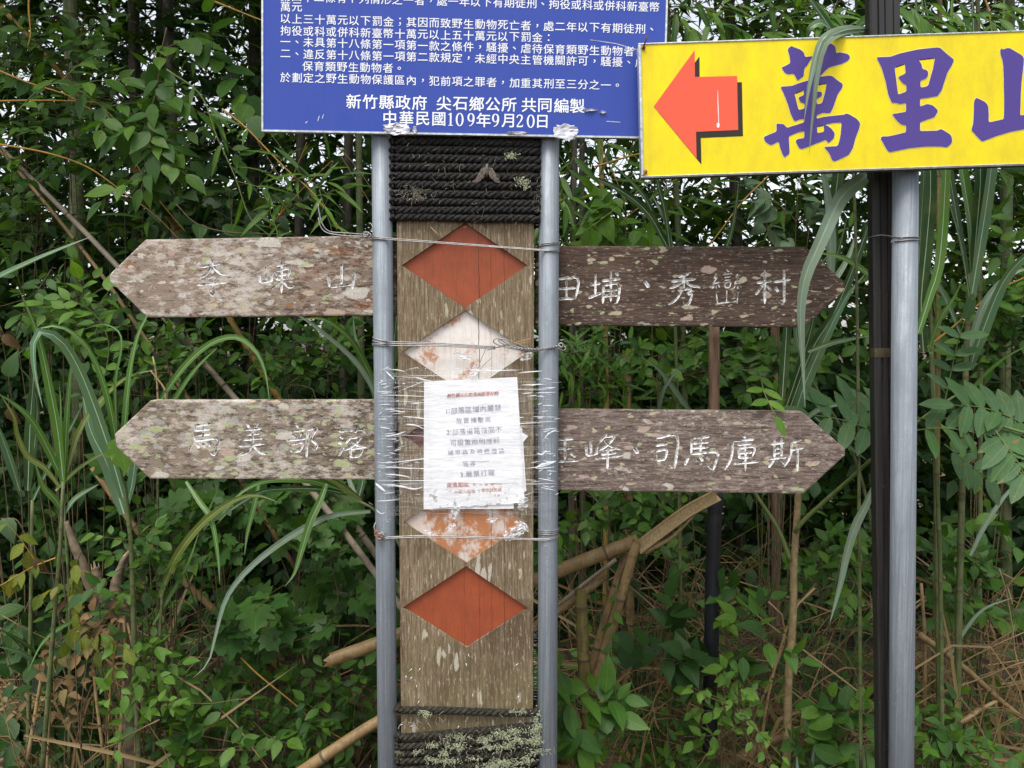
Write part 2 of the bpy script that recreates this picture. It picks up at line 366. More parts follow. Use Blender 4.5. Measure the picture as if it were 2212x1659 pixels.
def tatter():
    n = NT('torn_clear_film'); v = n.co()
    p = n.n('BsdfPrincipled', {'Base Color': (.8, .82, .86), 'Roughness': .25, 'Specular IOR Level': .6, 'Normal': n.bump(n.noise(v, 140, 4), .8, .003)})
    o = n.n('MixShader', {0: n.ramp(n.noise(v, 110, 5, .7), [(.42, .12), (.62, .8)]), 1: n.n('BsdfTransparent').outputs[0], 2: p.outputs[0]})
    n.t.links.new(o.outputs[0], n.out.inputs[0]); return n.m
M['tatter'] = tatter()
M['scrap'] = simple('crumpled_grey_film', (.55, .55, .62), .3, .1, var=.45, scale=50, bump=.6)
M['moth'] = simple('moth_wing', (.12, .1, .085), .9, var=.85, scale=260, bump=.3)
M['moth_body'] = simple('moth_body', (.16, .13, .11), .95, var=.5, scale=300)

# ------------------------------------------------------------------ objects
BASE = {}
def tag(o, label=None, cat=None, group=None, kind=None):
    if label: o['label'] = label
    if cat: o['category'] = cat
    if group: o['group'] = group
    if kind: o['kind'] = kind
    return o
def thing(name, label, cat, loc, group=None):
    o = bpy.data.objects.new(name, None); COL.objects.link(o); o.location = loc; o.empty_display_size = .05
    BASE[o] = Vector(loc); return tag(o, label, cat, group, 'thing')
def link(name, me, mats, parent=None, loc=None):
    for m in (mats if isinstance(mats, (list, tuple)) else [mats]): me.materials.append(M[m] if isinstance(m, str) else m)
    o = bpy.data.objects.new(name, me); COL.objects.link(o)
    if parent is not None:
        o.parent = parent; BASE[o] = BASE[parent]
    else:
        BASE[o] = Vector(loc) if loc is not None else Vector((0, 0, 0)); o.location = BASE[o]
    return o

class MB:
    """collects world-space faces, then links them as ONE mesh object"""
    def __init__(s): s.v, s.f, s.m = [], [], []
    def add(s, vs, fs, m=0):
        k = len(s.v); s.v += [tuple(v) for v in vs]
        for f in fs: s.f.append([i + k for i in f]); s.m.append(m)
    def build(s, name, mats, parent=None, loc=None, smooth=True):
        b = BASE[parent] if parent is not None else Vector(loc or (0, 0, 0))
        me = bpy.data.meshes.new(name)
        me.from_pydata([(v[0] - b.x, v[1] - b.y, v[2] - b.z) for v in s.v], [], s.f)
        me.polygons.foreach_set('material_index', s.m)
        me.polygons.foreach_set('use_smooth', [smooth] * len(s.f))
        me.update()
        return link(name, me, mats, parent, loc)

def spline(pts, n):
    """Catmull-Rom through the points, n samples, even along each span"""
    P = [Vector(p) for p in pts]
    if len(P) == 2: return [P[0].lerp(P[1], i / (n - 1)) for i in range(n)]
    P = [P[0] * 2 - P[1]] + P + [P[-1] * 2 - P[-2]]
    L = [0]
    for i in range(2, len(P) - 1): L.append(L[-1] + (P[i] - P[i - 1]).length)
    out = []
    for i in range(n):
        s = L[-1] * i / (n - 1); k = 0
        while k < len(L) - 2 and L[k + 1] < s: k += 1
        t = (s - L[k]) / max(1e-9, L[k + 1] - L[k])
        a, b, c, d = P[k], P[k + 1], P[k + 2], P[k + 3]
        out.append(.5 * ((2 * b) + (c - a) * t + (2 * a - 5 * b + 4 * c - d) * t * t + (3 * b - a - 3 * c + d) * t ** 3))
    return out

def frames(path):
    T = []
    for i in range(len(path)):
        t = path[min(i + 1, len(path) - 1)] - path[max(i - 1, 0)]
        T.append(t.normalized() if t.length > 1e-9 else Vector((0, 0, 1)))
    a = T[0].orthogonal().normalized(); out = []
    for t in T:
        a = (a - t * a.dot(t)); a = a.normalized() if a.length > 1e-6 else t.orthogonal().normalized()
        out.append((t, a, t.cross(a)))
    return out

def tube(mb, path, rad, sides=7, m=0, cap=True):
    fr = frames(path); vs = []
    for i, (p, (t, a, b)) in enumerate(zip(path, fr)):
        r = rad[i] if isinstance(rad, (list, tuple)) else rad
        for k in range(sides):
            th = 2 * math.pi * k / sides
            vs.append(p + a * (r * math.cos(th)) + b * (r * math.sin(th)))
    fs = []
    for i in range(len(path) - 1):
        for k in range(sides):
            k2 = (k + 1) % sides
            fs.append([i * sides + k, i * sides + k2, (i + 1) * sides + k2, (i + 1) * sides + k])
    if cap:
        fs.append(list(range(sides))[::-1]); fs.append([(len(path) - 1) * sides + k for k in range(sides)])
    mb.add(vs, fs, m)

def culm(mb, pts, r0, r1, inter=.28, sides=12, jag=0, m=0, mring=1, start=.1):
    """bamboo: internodes with a swollen ring at each node"""
    path = spline(pts, 60); L = [0]
    for i in range(1, 60): L.append(L[-1] + (path[i] - path[i - 1]).length)
    tot = L[-1]
    ss = set(np.linspace(0, tot, max(8, int(tot / .06))).tolist()); nodes = []
    s = start
    while s < tot - .02:
        nodes.append(s)
        for d in (-.011, -.004, 0, .004, .011): ss.add(min(tot, max(0, s + d)))
        s += inter * rnd.uniform(.85, 1.15)
    S = sorted(ss); P, RR, ring = [], [], []
    for s in S:
        k = min(58, max(0, int(np.searchsorted(L, s) - 1))); t = (s - L[k]) / max(1e-9, L[k + 1] - L[k])
        P.append(path[k].lerp(path[k + 1], t)); r = r0 + (r1 - r0) * s / tot
        near = min((abs(s - q) for q in nodes), default=1)
        RR.append(r * (1.13 if near < .002 else 1.06 if near < .006 else 1.0)); ring.append(near < .003)
    fr = frames(P); vs, fs, ms = [], [], []
    for p, r, (t, a, b) in zip(P, RR, fr):
        for k in range(sides):
            th = 2 * math.pi * k / sides
            vs.append(p + a * (r * math.cos(th)) + b * (r * math.sin(th)))
    if jag:                                                  # splintered end
        t = fr[-1][0]
        for k in range(sides): vs[-sides + k] = Vector(vs[-sides + k]) + t * rnd.uniform(0, jag)
    base = len(mb.v); mb.v += [tuple(v) for v in vs]
    for i in range(len(P) - 1):
        for k in range(sides):
            k2 = (k + 1) % sides
            mb.f.append([base + i * sides + k, base + i * sides + k2, base + (i + 1) * sides + k2, base + (i + 1) * sides + k])
            mb.m.append(mring if ring[i] or ring[i + 1] else m)
    mb.f.append([base + k for k in range(sides)][::-1]); mb.m.append(m)
    if not jag:
        mb.f.append([base + (len(P) - 1) * sides + k for k in range(sides)]); mb.m.append(m)

def prism(mb, pts, y0, y1, m=0, front=None):
    """polygon given in x,z, thick from y0 (front) to y1"""
    n = len(pts)
    vs = [(p[0], y0, p[1]) for p in pts] + [(p[0], y1, p[1]) for p in pts]
    mb.add(vs, [list(range(n))], m if front is None else front)
    mb.add(vs, [list(range(2 * n - 1, n - 1, -1))], m)
    mb.add(vs, [[i, n + i, n + (i + 1) % n, (i + 1) % n] for i in range(n)], m)

def box(mb, c, s, m=0, rot=None):
    vs = []
    for x in (-1, 1):
        for y in (-1, 1):
            for z in (-1, 1):
                v = Vector((x * s[0] / 2, y * s[1] / 2, z * s[2] / 2))
                if rot is not None: v = rot @ v
                vs.append(Vector(c) + v)
    mb.add(vs, [[0, 1, 3, 2], [4, 6, 7, 5], [0, 4, 5, 1], [2, 3, 7, 6], [0, 2, 6, 4], [1, 5, 7, 3]], m)

def fix_normals(o, bevel=0., seg=2, angle=40):
    bm = bmesh.new(); bm.from_mesh(o.data)
    bmesh.ops.remove_doubles(bm, verts=bm.verts, dist=1e-6)
    bmesh.ops.recalc_face_normals(bm, faces=bm.faces)
    if bevel:
        es = [e for e in bm.edges if len(e.link_faces) == 2 and e.calc_face_angle(0) > R(angle)]
        bmesh.ops.bevel(bm, geom=es, offset=bevel, segments=seg, affect='EDGES', profile=.6)
    bm.to_mesh(o.data); bm.free()

def boolean_cut(o, cutter):
    md = o.modifiers.new('cut', 'BOOLEAN'); md.object = cutter; md.operation = 'DIFFERENCE'; md.solver = 'EXACT'
    md.use_self = True
    try: md.material_mode = 'INDEX'
    except Exception: pass
    dg = bpy.context.evaluated_depsgraph_get(); dg.update()
    me = bpy.data.meshes.new_from_object(o.evaluated_get(dg))
    o.modifiers.clear(); old = o.data; o.data = me
    bpy.data.objects.remove(cutter)
    return len(me.polygons)

# ------------------------------------------------------------------ leaves
def strip(rows, ratio, fold=.18, droop=.16, wave=0.):
    V, F = [], []
    for t, w in rows:
        z = -droop * t * t
        V += [(-w * ratio, t, z + fold * w * ratio + wave * math.sin(t * 19)), (0, t, z), (w * ratio, t, z + fold * w * ratio - wave * math.sin(t * 17))]
    for i in range(len(rows) - 1):
        a = i * 3
        F += [(a, a + 1, a + 4, a + 3), (a + 1, a + 2, a + 5, a + 4)]
    return np.array(V, float), np.array(F, int)
OV = [(0, .05), (.12, .6), (.32, 1), (.55, .92), (.78, .5), (.92, .16), (1, .01)]
def jag(rows, n, amp):
    out = []
    for i in range(n + 1):
        t = i / n
        w = float(np.interp(t, [r[0] for r in rows], [r[1] for r in rows]))
        out.append((t, w)); 
        if 0 < i < n: out.append((t + .35 / n, max(.01, w - amp)))
    return out
def lobed():
    half = [(.04, -.02), (.2, -.13), (.36, -.04), (.5, .06), (.40, .16), (.56, .30), (.62, .46), (.46, .45), (.33, .47), (.38, .62), (.30, .74), (.16, .78), (.06, .92), (0, 1.02)]
    out = [(x, y) for x, y in half] + [(-x, y) for x, y in half[::-1][1:]]
    V = [(0, .28, -.03)] + [(x, y, .10 * abs(x) - .13 * y * y - .08 * (x * x) * 2) for x, y in out]
    n = len(out); F = []
    for i in range(1, n - 1, 2): F.append((0, i, i + 1, i + 2))
    if (n - 1) % 2: F.append((0, n - 1, n, 1))
    else: F.append((0, n, 1, 1)) if False else None
    F = [f for f in F if f]
    return np.array(V, float), np.array(F, int)
TPL = {
    'ov': strip(OV, .25), 'heart': strip([(-.06, .35), (.03, .8), (.2, 1), (.45, .85), (.7, .48), (.9, .15), (1, .01)], .36, .15, .25),
    'lan': strip([(0, .1), (.12, .7), (.35, 1), (.65, .75), (.85, .35), (1, .01)], .085, .25, .22),
    'ser': strip(jag(OV, 9, .14), .3, .2, .2), 'leaflet': strip(jag([(0, .2), (.1, .7), (.3, 1), (.6, .95), (.8, .6), (1, .02)], 9, .07), .21, .16, .1),
    'far': strip([(0, .1), (.4, 1), (1, .02)], .26, .2, .2), 'farlan': strip([(0, .1), (.35, 1), (1, .02)], .11, .2, .3),
    'lob': lobed(), 'round': strip([(0, .3), (.15, .9), (.45, 1), (.75, .75), (.93, .35), (1, .05)], .36, .12, .15),
    'dead': strip([(0, .1), (.2, .8), (.5, 1), (.8, .6), (1, .05)], .3, .9, .5, .1),
}
def norm(a): return a / np.maximum(1e-9, np.linalg.norm(a, axis=-1, keepdims=True))
class Leaves:
    def __init__(s): s.P, s.D, s.N, s.S, s.K, s.MI = [], [], [], [], [], []
    def add(s, p, d, n, size, kind, mi=0):
        s.P.append(np.atleast_2d(np.array(p, float))); c = len(s.P[-1])
        s.D.append(np.broadcast_to(np.array(d, float), (c, 3))); s.N.append(np.broadcast_to(np.array(n, float), (c, 3)))
        s.S.append(np.broadcast_to(np.array(size, float), (c,))); s.K += [kind]; s.MI += [mi]
    def build(s, name, mats, parent=None, loc=None):
        b = np.array(BASE[parent] if parent is not None else (loc or (0, 0, 0)))
        VV, FF, MM, UV = [], [], [], []; off = 0
        for P, D, N, S, K, mi in zip(s.P, s.D, s.N, s.S, s.K, s.MI):
            V, F = TPL[K]
            d = norm(D); x = norm(np.cross(d, N)); z = np.cross(x, d)
            A = np.stack([x, d, z], -1) * S[:, None, None]
            W_ = np.einsum('nij,vj->nvi', A, V) + P[:, None, :] - b
            n, nv = len(P), len(V)
            FF.append((F[None] + (np.arange(n) * nv)[:, None, None] + off).reshape(-1, 4)); MM.append(np.full(len(FF[-1]), mi))
            VV.append(W_.reshape(-1, 3)); off += n * nv
            UV.append(np.tile(V[F][..., :2].reshape(-1, 2), (n, 1)))
        VV = np.concatenate(VV); FF = np.concatenate(FF); MM = np.concatenate(MM)
        me = bpy.data.meshes.new(name); me.vertices.add(len(VV)); me.vertices.foreach_set('co', VV.astype(np.float32).ravel())
        me.loops.add(FF.size); me.loops.foreach_set('vertex_index', FF.astype(np.int32).ravel())
        me.polygons.add(len(FF)); me.polygons.foreach_set('loop_start', np.arange(0, FF.size, 4, dtype=np.int32))
        me.polygons.foreach_set('material_index', MM.astype(np.int32)); me.polygons.foreach_set('use_smooth', np.ones(len(FF), bool))
        uvl = me.uv_layers.new(name='leaf'); uvl.data.foreach_set('uv', np.concatenate(UV).astype(np.float32).ravel())
        me.update(calc_edges=True)
        return link(name, me, mats, parent, loc)

def sprigs(L, O, T, length, k, size, kind, mi=0, up=(0, -.35, .85), spread=.9, jit=.35):
    """sprigs at origins O along T: k leaves each, alternate sides"""
    n = len(O); T = norm(T); U_ = np.array(up)
    side = norm(np.cross(T, np.broadcast_to(U_, T.shape)))
    for j in range(k):
        s = (-1) ** j; t = (j + .6) / k
        p = O + T * (length * t) + rng.normal(0, .006, (n, 3))
        d = T * .6 + side * (s * spread) + rng.normal(0, jit, (n, 3)) + np.array((0, 0, -.15))
        if j == k - 1: d = T + rng.normal(0, .25, (n, 3))
        nn = U_ + rng.normal(0, .4, (n, 3))
        L.add(p, d, nn, size * rng.uniform(.6, 1.15, n), kind, mi)

def blade(mb, pts, w, m=0, mrib=1, n=18, rib=.11, tip=.0, face=None, prof=None):
    """a long strap leaf with a pale midrib; face = direction its broad side looks in"""
    path = spline(pts, n); face = Vector(face or (0, -1, .25)); vs, fs, ms = [], [], []
    fr = frames(path); prev = None
    for i, (p, (t, a, b)) in enumerate(zip(path, fr)):
        u = i / (n - 1)
        x = t.cross(face); x = x.normalized() if x.length > 1e-4 else (prev or a)
        if prev is not None and x.dot(prev) < 0: x = -x
        prev = x; nn = x.cross(t).normalized()
        ww = w * .5 * (prof(u) if prof else min(1, .55 + 1.6 * u) * (1 - u ** 2.6) + .02)
        ww *= 1.3; rb = min(ww * .8, w * rib * .5 * (1 - .7 * u))
        vs += [p - x * ww - nn * ww * -.25, p - x * rb, p + x * rb, p + x * ww + nn * ww * .25]
    k = len(mb.v); mb.v += [tuple(v) for v in vs]
    for i in range(n - 1):
        for j in range(3):
            mb.f.append([k + i * 4 + j, k + i * 4 + j + 1, k + i * 4 + j + 5, k + i * 4 + j + 4]); mb.m.append(mrib if j == 1 else m)

# ------------------------------------------------------------------ the ground: a verge, then the slope falling away behind the thicket
def ground():
    xs = [-3000, -400, -60] + list(np.linspace(-14, 14, 57)) + [60, 400, 3000]
    ys = [-3000, -300, -40, -10] + list(np.linspace(-4, 12, 49)) + [18, 30, 60, 150, 500, 3000]
    V = []
    for y in ys:
        for x in xs:
            z = .05 * mnoise.noise((x * .6, y * .6, 0)) + .02 * mnoise.noise((x * 3, y * 3, 1)) if abs(x) < 15 and -5 < y < 13 else 0
            if y > 7: z -= min(24, (y - 7) * .42)
            if y < 1.2: z *= .2
            V.append((x, y, z))
    n = len(xs); F = [(j * n + i, j * n + i + 1, (j + 1) * n + i + 1, (j + 1) * n + i) for j in range(len(ys) - 1) for i in range(n - 1)]
    me = bpy.data.meshes.new('ground'); me.from_pydata(V, [], F); me.polygons.foreach_set('use_smooth', [True] * len(F))
    tag(link('ground', me, 'ground'), kind='structure')
ground()

# ------------------------------------------------------------------ glyphs
_GC = {}
def glyph(ch, bold=.02, shear=0.):
    """outline of one character from Blender's own built-in font as (verts, faces), centred, em about 1"""
    key = (ch, bold, shear)
    if key not in _GC:
        c = bpy.data.curves.new('glyph', 'FONT'); c.body = ch; c.size = 1; c.offset = bold; c.resolution_u = 3; c.shear = shear
        o = bpy.data.objects.new('glyph', c); COL.objects.link(o)
        dg = bpy.context.evaluated_depsgraph_get(); dg.update()
        m = o.evaluated_get(dg).to_mesh()
        v = [tuple(p.co) for p in m.vertices]; f = [list(p.vertices) for p in m.polygons]
        bpy.data.objects.remove(o); bpy.data.curves.remove(c)
        if v:
            cx = (min(p[0] for p in v) + max(p[0] for p in v)) / 2; cy = (min(p[1] for p in v) + max(p[1] for p in v)) / 2
            v = [(p[0] - cx, p[1] - cy) for p in v]
        _GC[key] = (v, f)
    return _GC[key]
_g = glyph('國')[0]; EM = max(p[1] for p in _g) - min(p[1] for p in _g)
def put(mb, ch, P, size, ang=0., m=0, bold=.02, ratio=1., shear=0.):
    """one character flat in the x,z plane at world point P; size = height of a full character in metres; bold = overprint"""
    v, f = glyph(ch, 0., shear); k = size / EM; ca, sa = math.cos(ang), math.sin(ang); b = bold * .62
    for i, (ox, oy) in enumerate([(0, 0)] if bold < .006 else [(-b, b * .8), (b, b * .8), (-b, -b * .8), (b, -b * .8)]):
        mb.add([(P.x + ((x + ox) * ratio * ca - (y + oy) * sa) * k, P.y - .00004 * i, P.z + ((x + ox) * ratio * sa + (y + oy) * ca) * k) for x, y in v], f, m)
PXM = lambda Y: Y / FPX                                       # metres per photo pixel at distance Y

def ribbon(mb, pts, ws, m=0, dy=0.):
    """flat pen stroke in the x,z plane"""
    n = len(pts); vs = []
    for i, p in enumerate(pts):
        t = Vector(pts[min(i + 1, n - 1)]) - Vector(pts[max(i - 1, 0)]); t.y = 0; t.normalize()
        x = Vector((-t.z, 0, t.x)); w = ws[i] if isinstance(ws, (list, tuple)) else ws
        vs += [Vector(p) + x * w / 2 + Vector((0, dy, 0)), Vector(p) - x * w / 2 + Vector((0, dy, 0))]
    mb.add(vs, [[2 * i, 2 * i + 1, 2 * i + 3, 2 * i + 2] for i in range(n - 1)], m)

# serif numerals, drawn in a 0..60 x 0..100 box
NUM = {'1': [[(14, 16, 5), (26, 10, 10), (32, 2, 10)], [(32, 2, 13), (32, 97, 13)], [(14, 97, 6), (50, 97, 6)]],
       '0': [[(30 + 24 * math.sin(a), 50 - 48 * math.cos(a), 6 + 8 * abs(math.sin(a))) for a in np.linspace(0, 2 * math.pi, 25)]],
       '9': [[(29 + 21 * math.sin(a), 32 - 30 * math.cos(a), 6 + 8 * abs(math.sin(a))) for a in np.linspace(0, 2 * math.pi, 21)], [(51, 30, 13), (51, 50, 13), (46, 72, 11), (34, 90, 8), (16, 98, 5)]],
       '2': [[(6, 26, 9), (12, 10, 9), (28, 3, 9), (44, 10, 13), (47, 27, 13), (38, 48, 11), (20, 72, 8), (7, 92, 7)], [(6, 93, 12), (32, 93, 11), (48, 93, 11), (55, 78, 5)]]}
def numeral(mb, ch, P, h, ang, m=0):
    for j, st in enumerate(NUM[ch]):
        pts = [P + Vector(((x - 30) * math.cos(ang) + (50 - y) * -math.sin(ang), 0, (x - 30) * math.sin(ang) + (50 - y) * math.cos(ang))) * (h / 100) for x, y, w in st]
        ribbon(mb, pts, [w * h / 100 for x, y, w in st], m, -.00006 * j)

# ------------------------------------------------------------------ blue notice sign on two steel poles
def scrap(name, parent, px, py, Y, w, h, mat='scrap', rot=0., seed=0):
    """crumpled piece of film stuck to a surface"""
    mb = MB(); n = 9; k = PXM(Y); c = U(px, py, Y); vs = []
    for i in range(n):
        for j in range(n):
            a, b = (i / (n - 1) - .5), (j / (n - 1) - .5)
            edge = 1 + .28 * mnoise.noise((a * 5 + seed, b * 5, seed * 1.7))
            x, z = a * w * k * edge, b * h * k * edge * (1 - .5 * abs(a))
            x, z = x * math.cos(rot) - z * math.sin(rot), x * math.sin(rot) + z * math.cos(rot)
            y = -abs(.007 * mnoise.noise((a * 7 + seed, b * 9, 3))) - .0006
            vs.append(c + Vector((x, y, z)))
    fs = [[i * n + j, (i + 1) * n + j, (i + 1) * n + j + 1, i * n + j + 1] for i in range(n - 1) for j in range(n - 1)
          if not (abs(i - 3.5) > 3 and abs(j - 3.5) > 3)]
    mb.add(vs, fs); return mb.build(name, mat, parent, smooth=False)

YS = 1.735                                                    # front of the blue sign
bl, br = U(565, 284, YS), U(1434, 300, YS)
ex = (br - bl).normalized(); ez = Vector((-ex.z, 0, ex.x)); BANG = math.atan2(ex.z, ex.x)
WB, HB = (br - bl).length, .66
blue = thing('notice_sign', 'blue notice sign with white Chinese lettering above the carved wooden signpost', 'notice sign', (U(1006, 829, 1.77).x, 1.772, 0))
mb = MB(); e = .004
P = lambda a, b, y: bl + ex * a + ez * b + Vector((0, y, 0))
def slab(mb, a0, a1, b0, b1, y0, y1, PP, m=0):
    vs = [PP(a, b, y) for y in (y0, y1) for a, b in ((a0, b0), (a1, b0), (a1, b1), (a0, b1))]
    mb.add(vs, [[0, 1, 2, 3], [7, 6, 5, 4], [0, 4, 5, 1], [1, 5, 6, 2], [2, 6, 7, 3], [3, 7, 4, 0]], m)
slab(mb, e, WB - e, e, HB - e, .001, .009, P); o = mb.build('sign_panel', 'blue', blue, smooth=False); fix_normals(o)
mb = MB()
for a0, a1, b0, b1 in ((0, WB, 0, e), (0, WB, HB - e, HB), (0, e, e, HB - e), (WB - e, WB, e, HB - e)): slab(mb, a0, a1, b0, b1, -.001, .012, P)
o = mb.build('sign_frame', 'alu', blue, smooth=False); fix_normals(o)
mb = MB(); yl = YS + .0004; S = 19.2 * PXM(YS)
LINES = [((616.7, 40), 24.72, 1.66, '以上三十萬元以下罰金；其因而致野生動物死亡者，處二年以下有期徒刑、'),
         ((616.7, 66), 24.72, 1.55, '拘役或科或併科新臺幣十萬元以上五十萬元以下罰金：'),
         ((616.7, 89.8), 24.72, 1.62, '一、未具第十八條第一項第一款之條件，騷擾、虐待保育類野生動物者。'),
         ((616.7, 115.5), 24.72, 1.45, '二、違反第十八條第一項第二款規定，未經中央主管機關許可，騷擾、虐待'),
         ((664.7, 142.6), 24.72, 1.4, '保育類野生動物者。'), ((616.7, 167), 24.72, 1.36, '於劃定之野生動物保護區內，犯前項之罪者，加重其刑至三分之一。'),
         ((616.7, 14.4), 24.72, 1.6, '萬元'), ((616.7, -7.5), 24.16, 1.6, '第四十二條有下列情形之一者，處一年以下有期徒刑、拘役或科或併科新臺幣六')]
for (x0, y0), pitch, slope, txt in LINES:
    for i, ch in enumerate(txt):
        px = x0 + pitch * i
        p = U(px, y0 + (px - x0) * math.tan(R(slope)), yl)
        if ((p - bl).dot(ex)) > WB - .02: continue
        small = ch in '，、；。：'
        put(mb, ch, p + Vector((0, 0, .0)), S * (1.0 if small else 1.04), BANG, bold=.009 if not small else .009, ratio=1.06)
for px, ch in [(764, '新'), (799.5, '竹'), (835, '縣'), (870.5, '政'), (906, '府'), (959, '尖'), (994, '石'), (1029.6, '鄉'), (1064.6, '公'), (1099.6, '所'), (1142.6, '共'), (1177, '同'), (1212.6, '編'), (1247, '製')]:
    put(mb, ch, U(px, 219 + (px - 764) * .0205, yl), 29 * PXM(YS), BANG, bold=.02, ratio=1.05)
for px, ch in [(842, '中'), (878, '華'), (913, '民'), (948, '國'), (973, '1'), (993, '0'), (1017.6, '9'), (1044.6, '年'), (1070.6, '9'), (1097, '月'), (1123, '2'), (1146.5, '0'), (1171.5, '日')]:
    p = U(px, 254.5 + (px - 842) * .024, yl)
    if ch in NUM: numeral(mb, ch, p, 27 * PXM(YS), BANG)
    else: put(mb, ch, p, 29 * PXM(YS), BANG, bold=.02, ratio=1.02)
mb.build('lettering', 'white', blue, smooth=False)
for px, py, w, h, sd in ((858, 279, 52, 26, 1), (1222, 285, 50, 34, 5), (838, 277, 16, 16, 9), (1116, 288, 44, 7, 2), (896, 281, 9, 16, 4), (1274, 238, 30, 6, 8), (1302, 243, 14, 6, 3)):
    scrap('film_scrap', blue, px, py, YS, w, h, seed=sd)
mb = MB()                                                     # scratches and chips in the vinyl
for pts in ([(1275, 86), (1330, 94), (1392, 112)], [(686, 262), (690, 250)], [(696, 256), (699, 247)], [(660, 266), (664, 262)], [(1310, 262), (1340, 264)]):
    mb = MB(); ribbon(mb, [U(x, y, YS + .0004) for x, y in pts], .0014); mb.build('scratch', 'scrap', blue, smooth=False)
RP = .0229
POLE_L, POLE_R = Vector((U(829.5, 829, 1.772).x, 1.772, 0)), Vector((U(1184.7, 829, 1.772).x, 1.772, 0))
for pc in (POLE_L, POLE_R):
    mb = MB(); tube(mb, [pc + Vector((0, 0, -.1)), pc + Vector((0, 0, 1.1)), pc + Vector((0, 0, 2.66))], RP, 32, cap=True)
    o = mb.build('steel_pole', 'steel', blue)

# ------------------------------------------------------------------ the carved wooden signpost
YB = 1.765
PX0, PX1 = U(859.5, 829, YB).x, U(1153, 829, YB).x
post = thing('wooden_signpost', 'weathered wooden signpost with four carved arrow boards and five painted diamonds', 'signpost', ((PX0 + PX1) / 2, YB, 0))
mb = MB(); prism(mb, [(PX0, -.1), (PX1, -.1), (PX1, 2.55), (PX0, 2.55)], YB, YB + .085)
pb = mb.build('post_board', ['post'], post, smooth=False); fix_normals(pb, .003)
DIA = [((868, 573), (1004, 480.6), (1139.5, 573), (1005, 665), 'dia_red', 'rust red diamond recess at the top of the post'),
       ((868.5, 760), (1005, 670), (1141, 760), (1007, 852), 'dia_white', 'white diamond recess with rusty blotches above the paper notice'),
       ((870.5, 943), (1006, 857), (1140.5, 942), (1007, 1032), 'dia_dark', 'dark red diamond recess mostly behind the paper notice'),
       ((870.5, 1128), (1006, 1038), (1141, 1128), (1008, 1217), 'dia_rust', 'white diamond recess heavily stained orange below the paper notice'),
       ((869.5, 1312), (1007, 1222.5), (1141, 1314), (1008, 1399), 'dia_red', 'rust red diamond recess low on the post')]
cut = MB()
for *c, mat, lab in DIA:
    pts = [U(*q, YB) for q in c]
    prism(cut, [(p.x, p.z) for p in pts][::-1], YB - .02, YB + .009)
co_ = cut.build('cutter', ['post'], None, loc=post.location, smooth=False); fix_normals(co_)
boolean_cut(pb, co_)
for *c, mat, lab in DIA:
    pts = [U(*q, YB) for q in c]; mid = sum(pts, Vector()) / 4
    mb = MB(); vs = [mid + (p - mid) * .998 for p in pts]
    mb.add([(v.x, YB + .0082, v.z) for v in vs], [[0, 1, 2, 3]])
    d = mb.build('painted_diamond', mat, post, smooth=False); d['label'] = lab

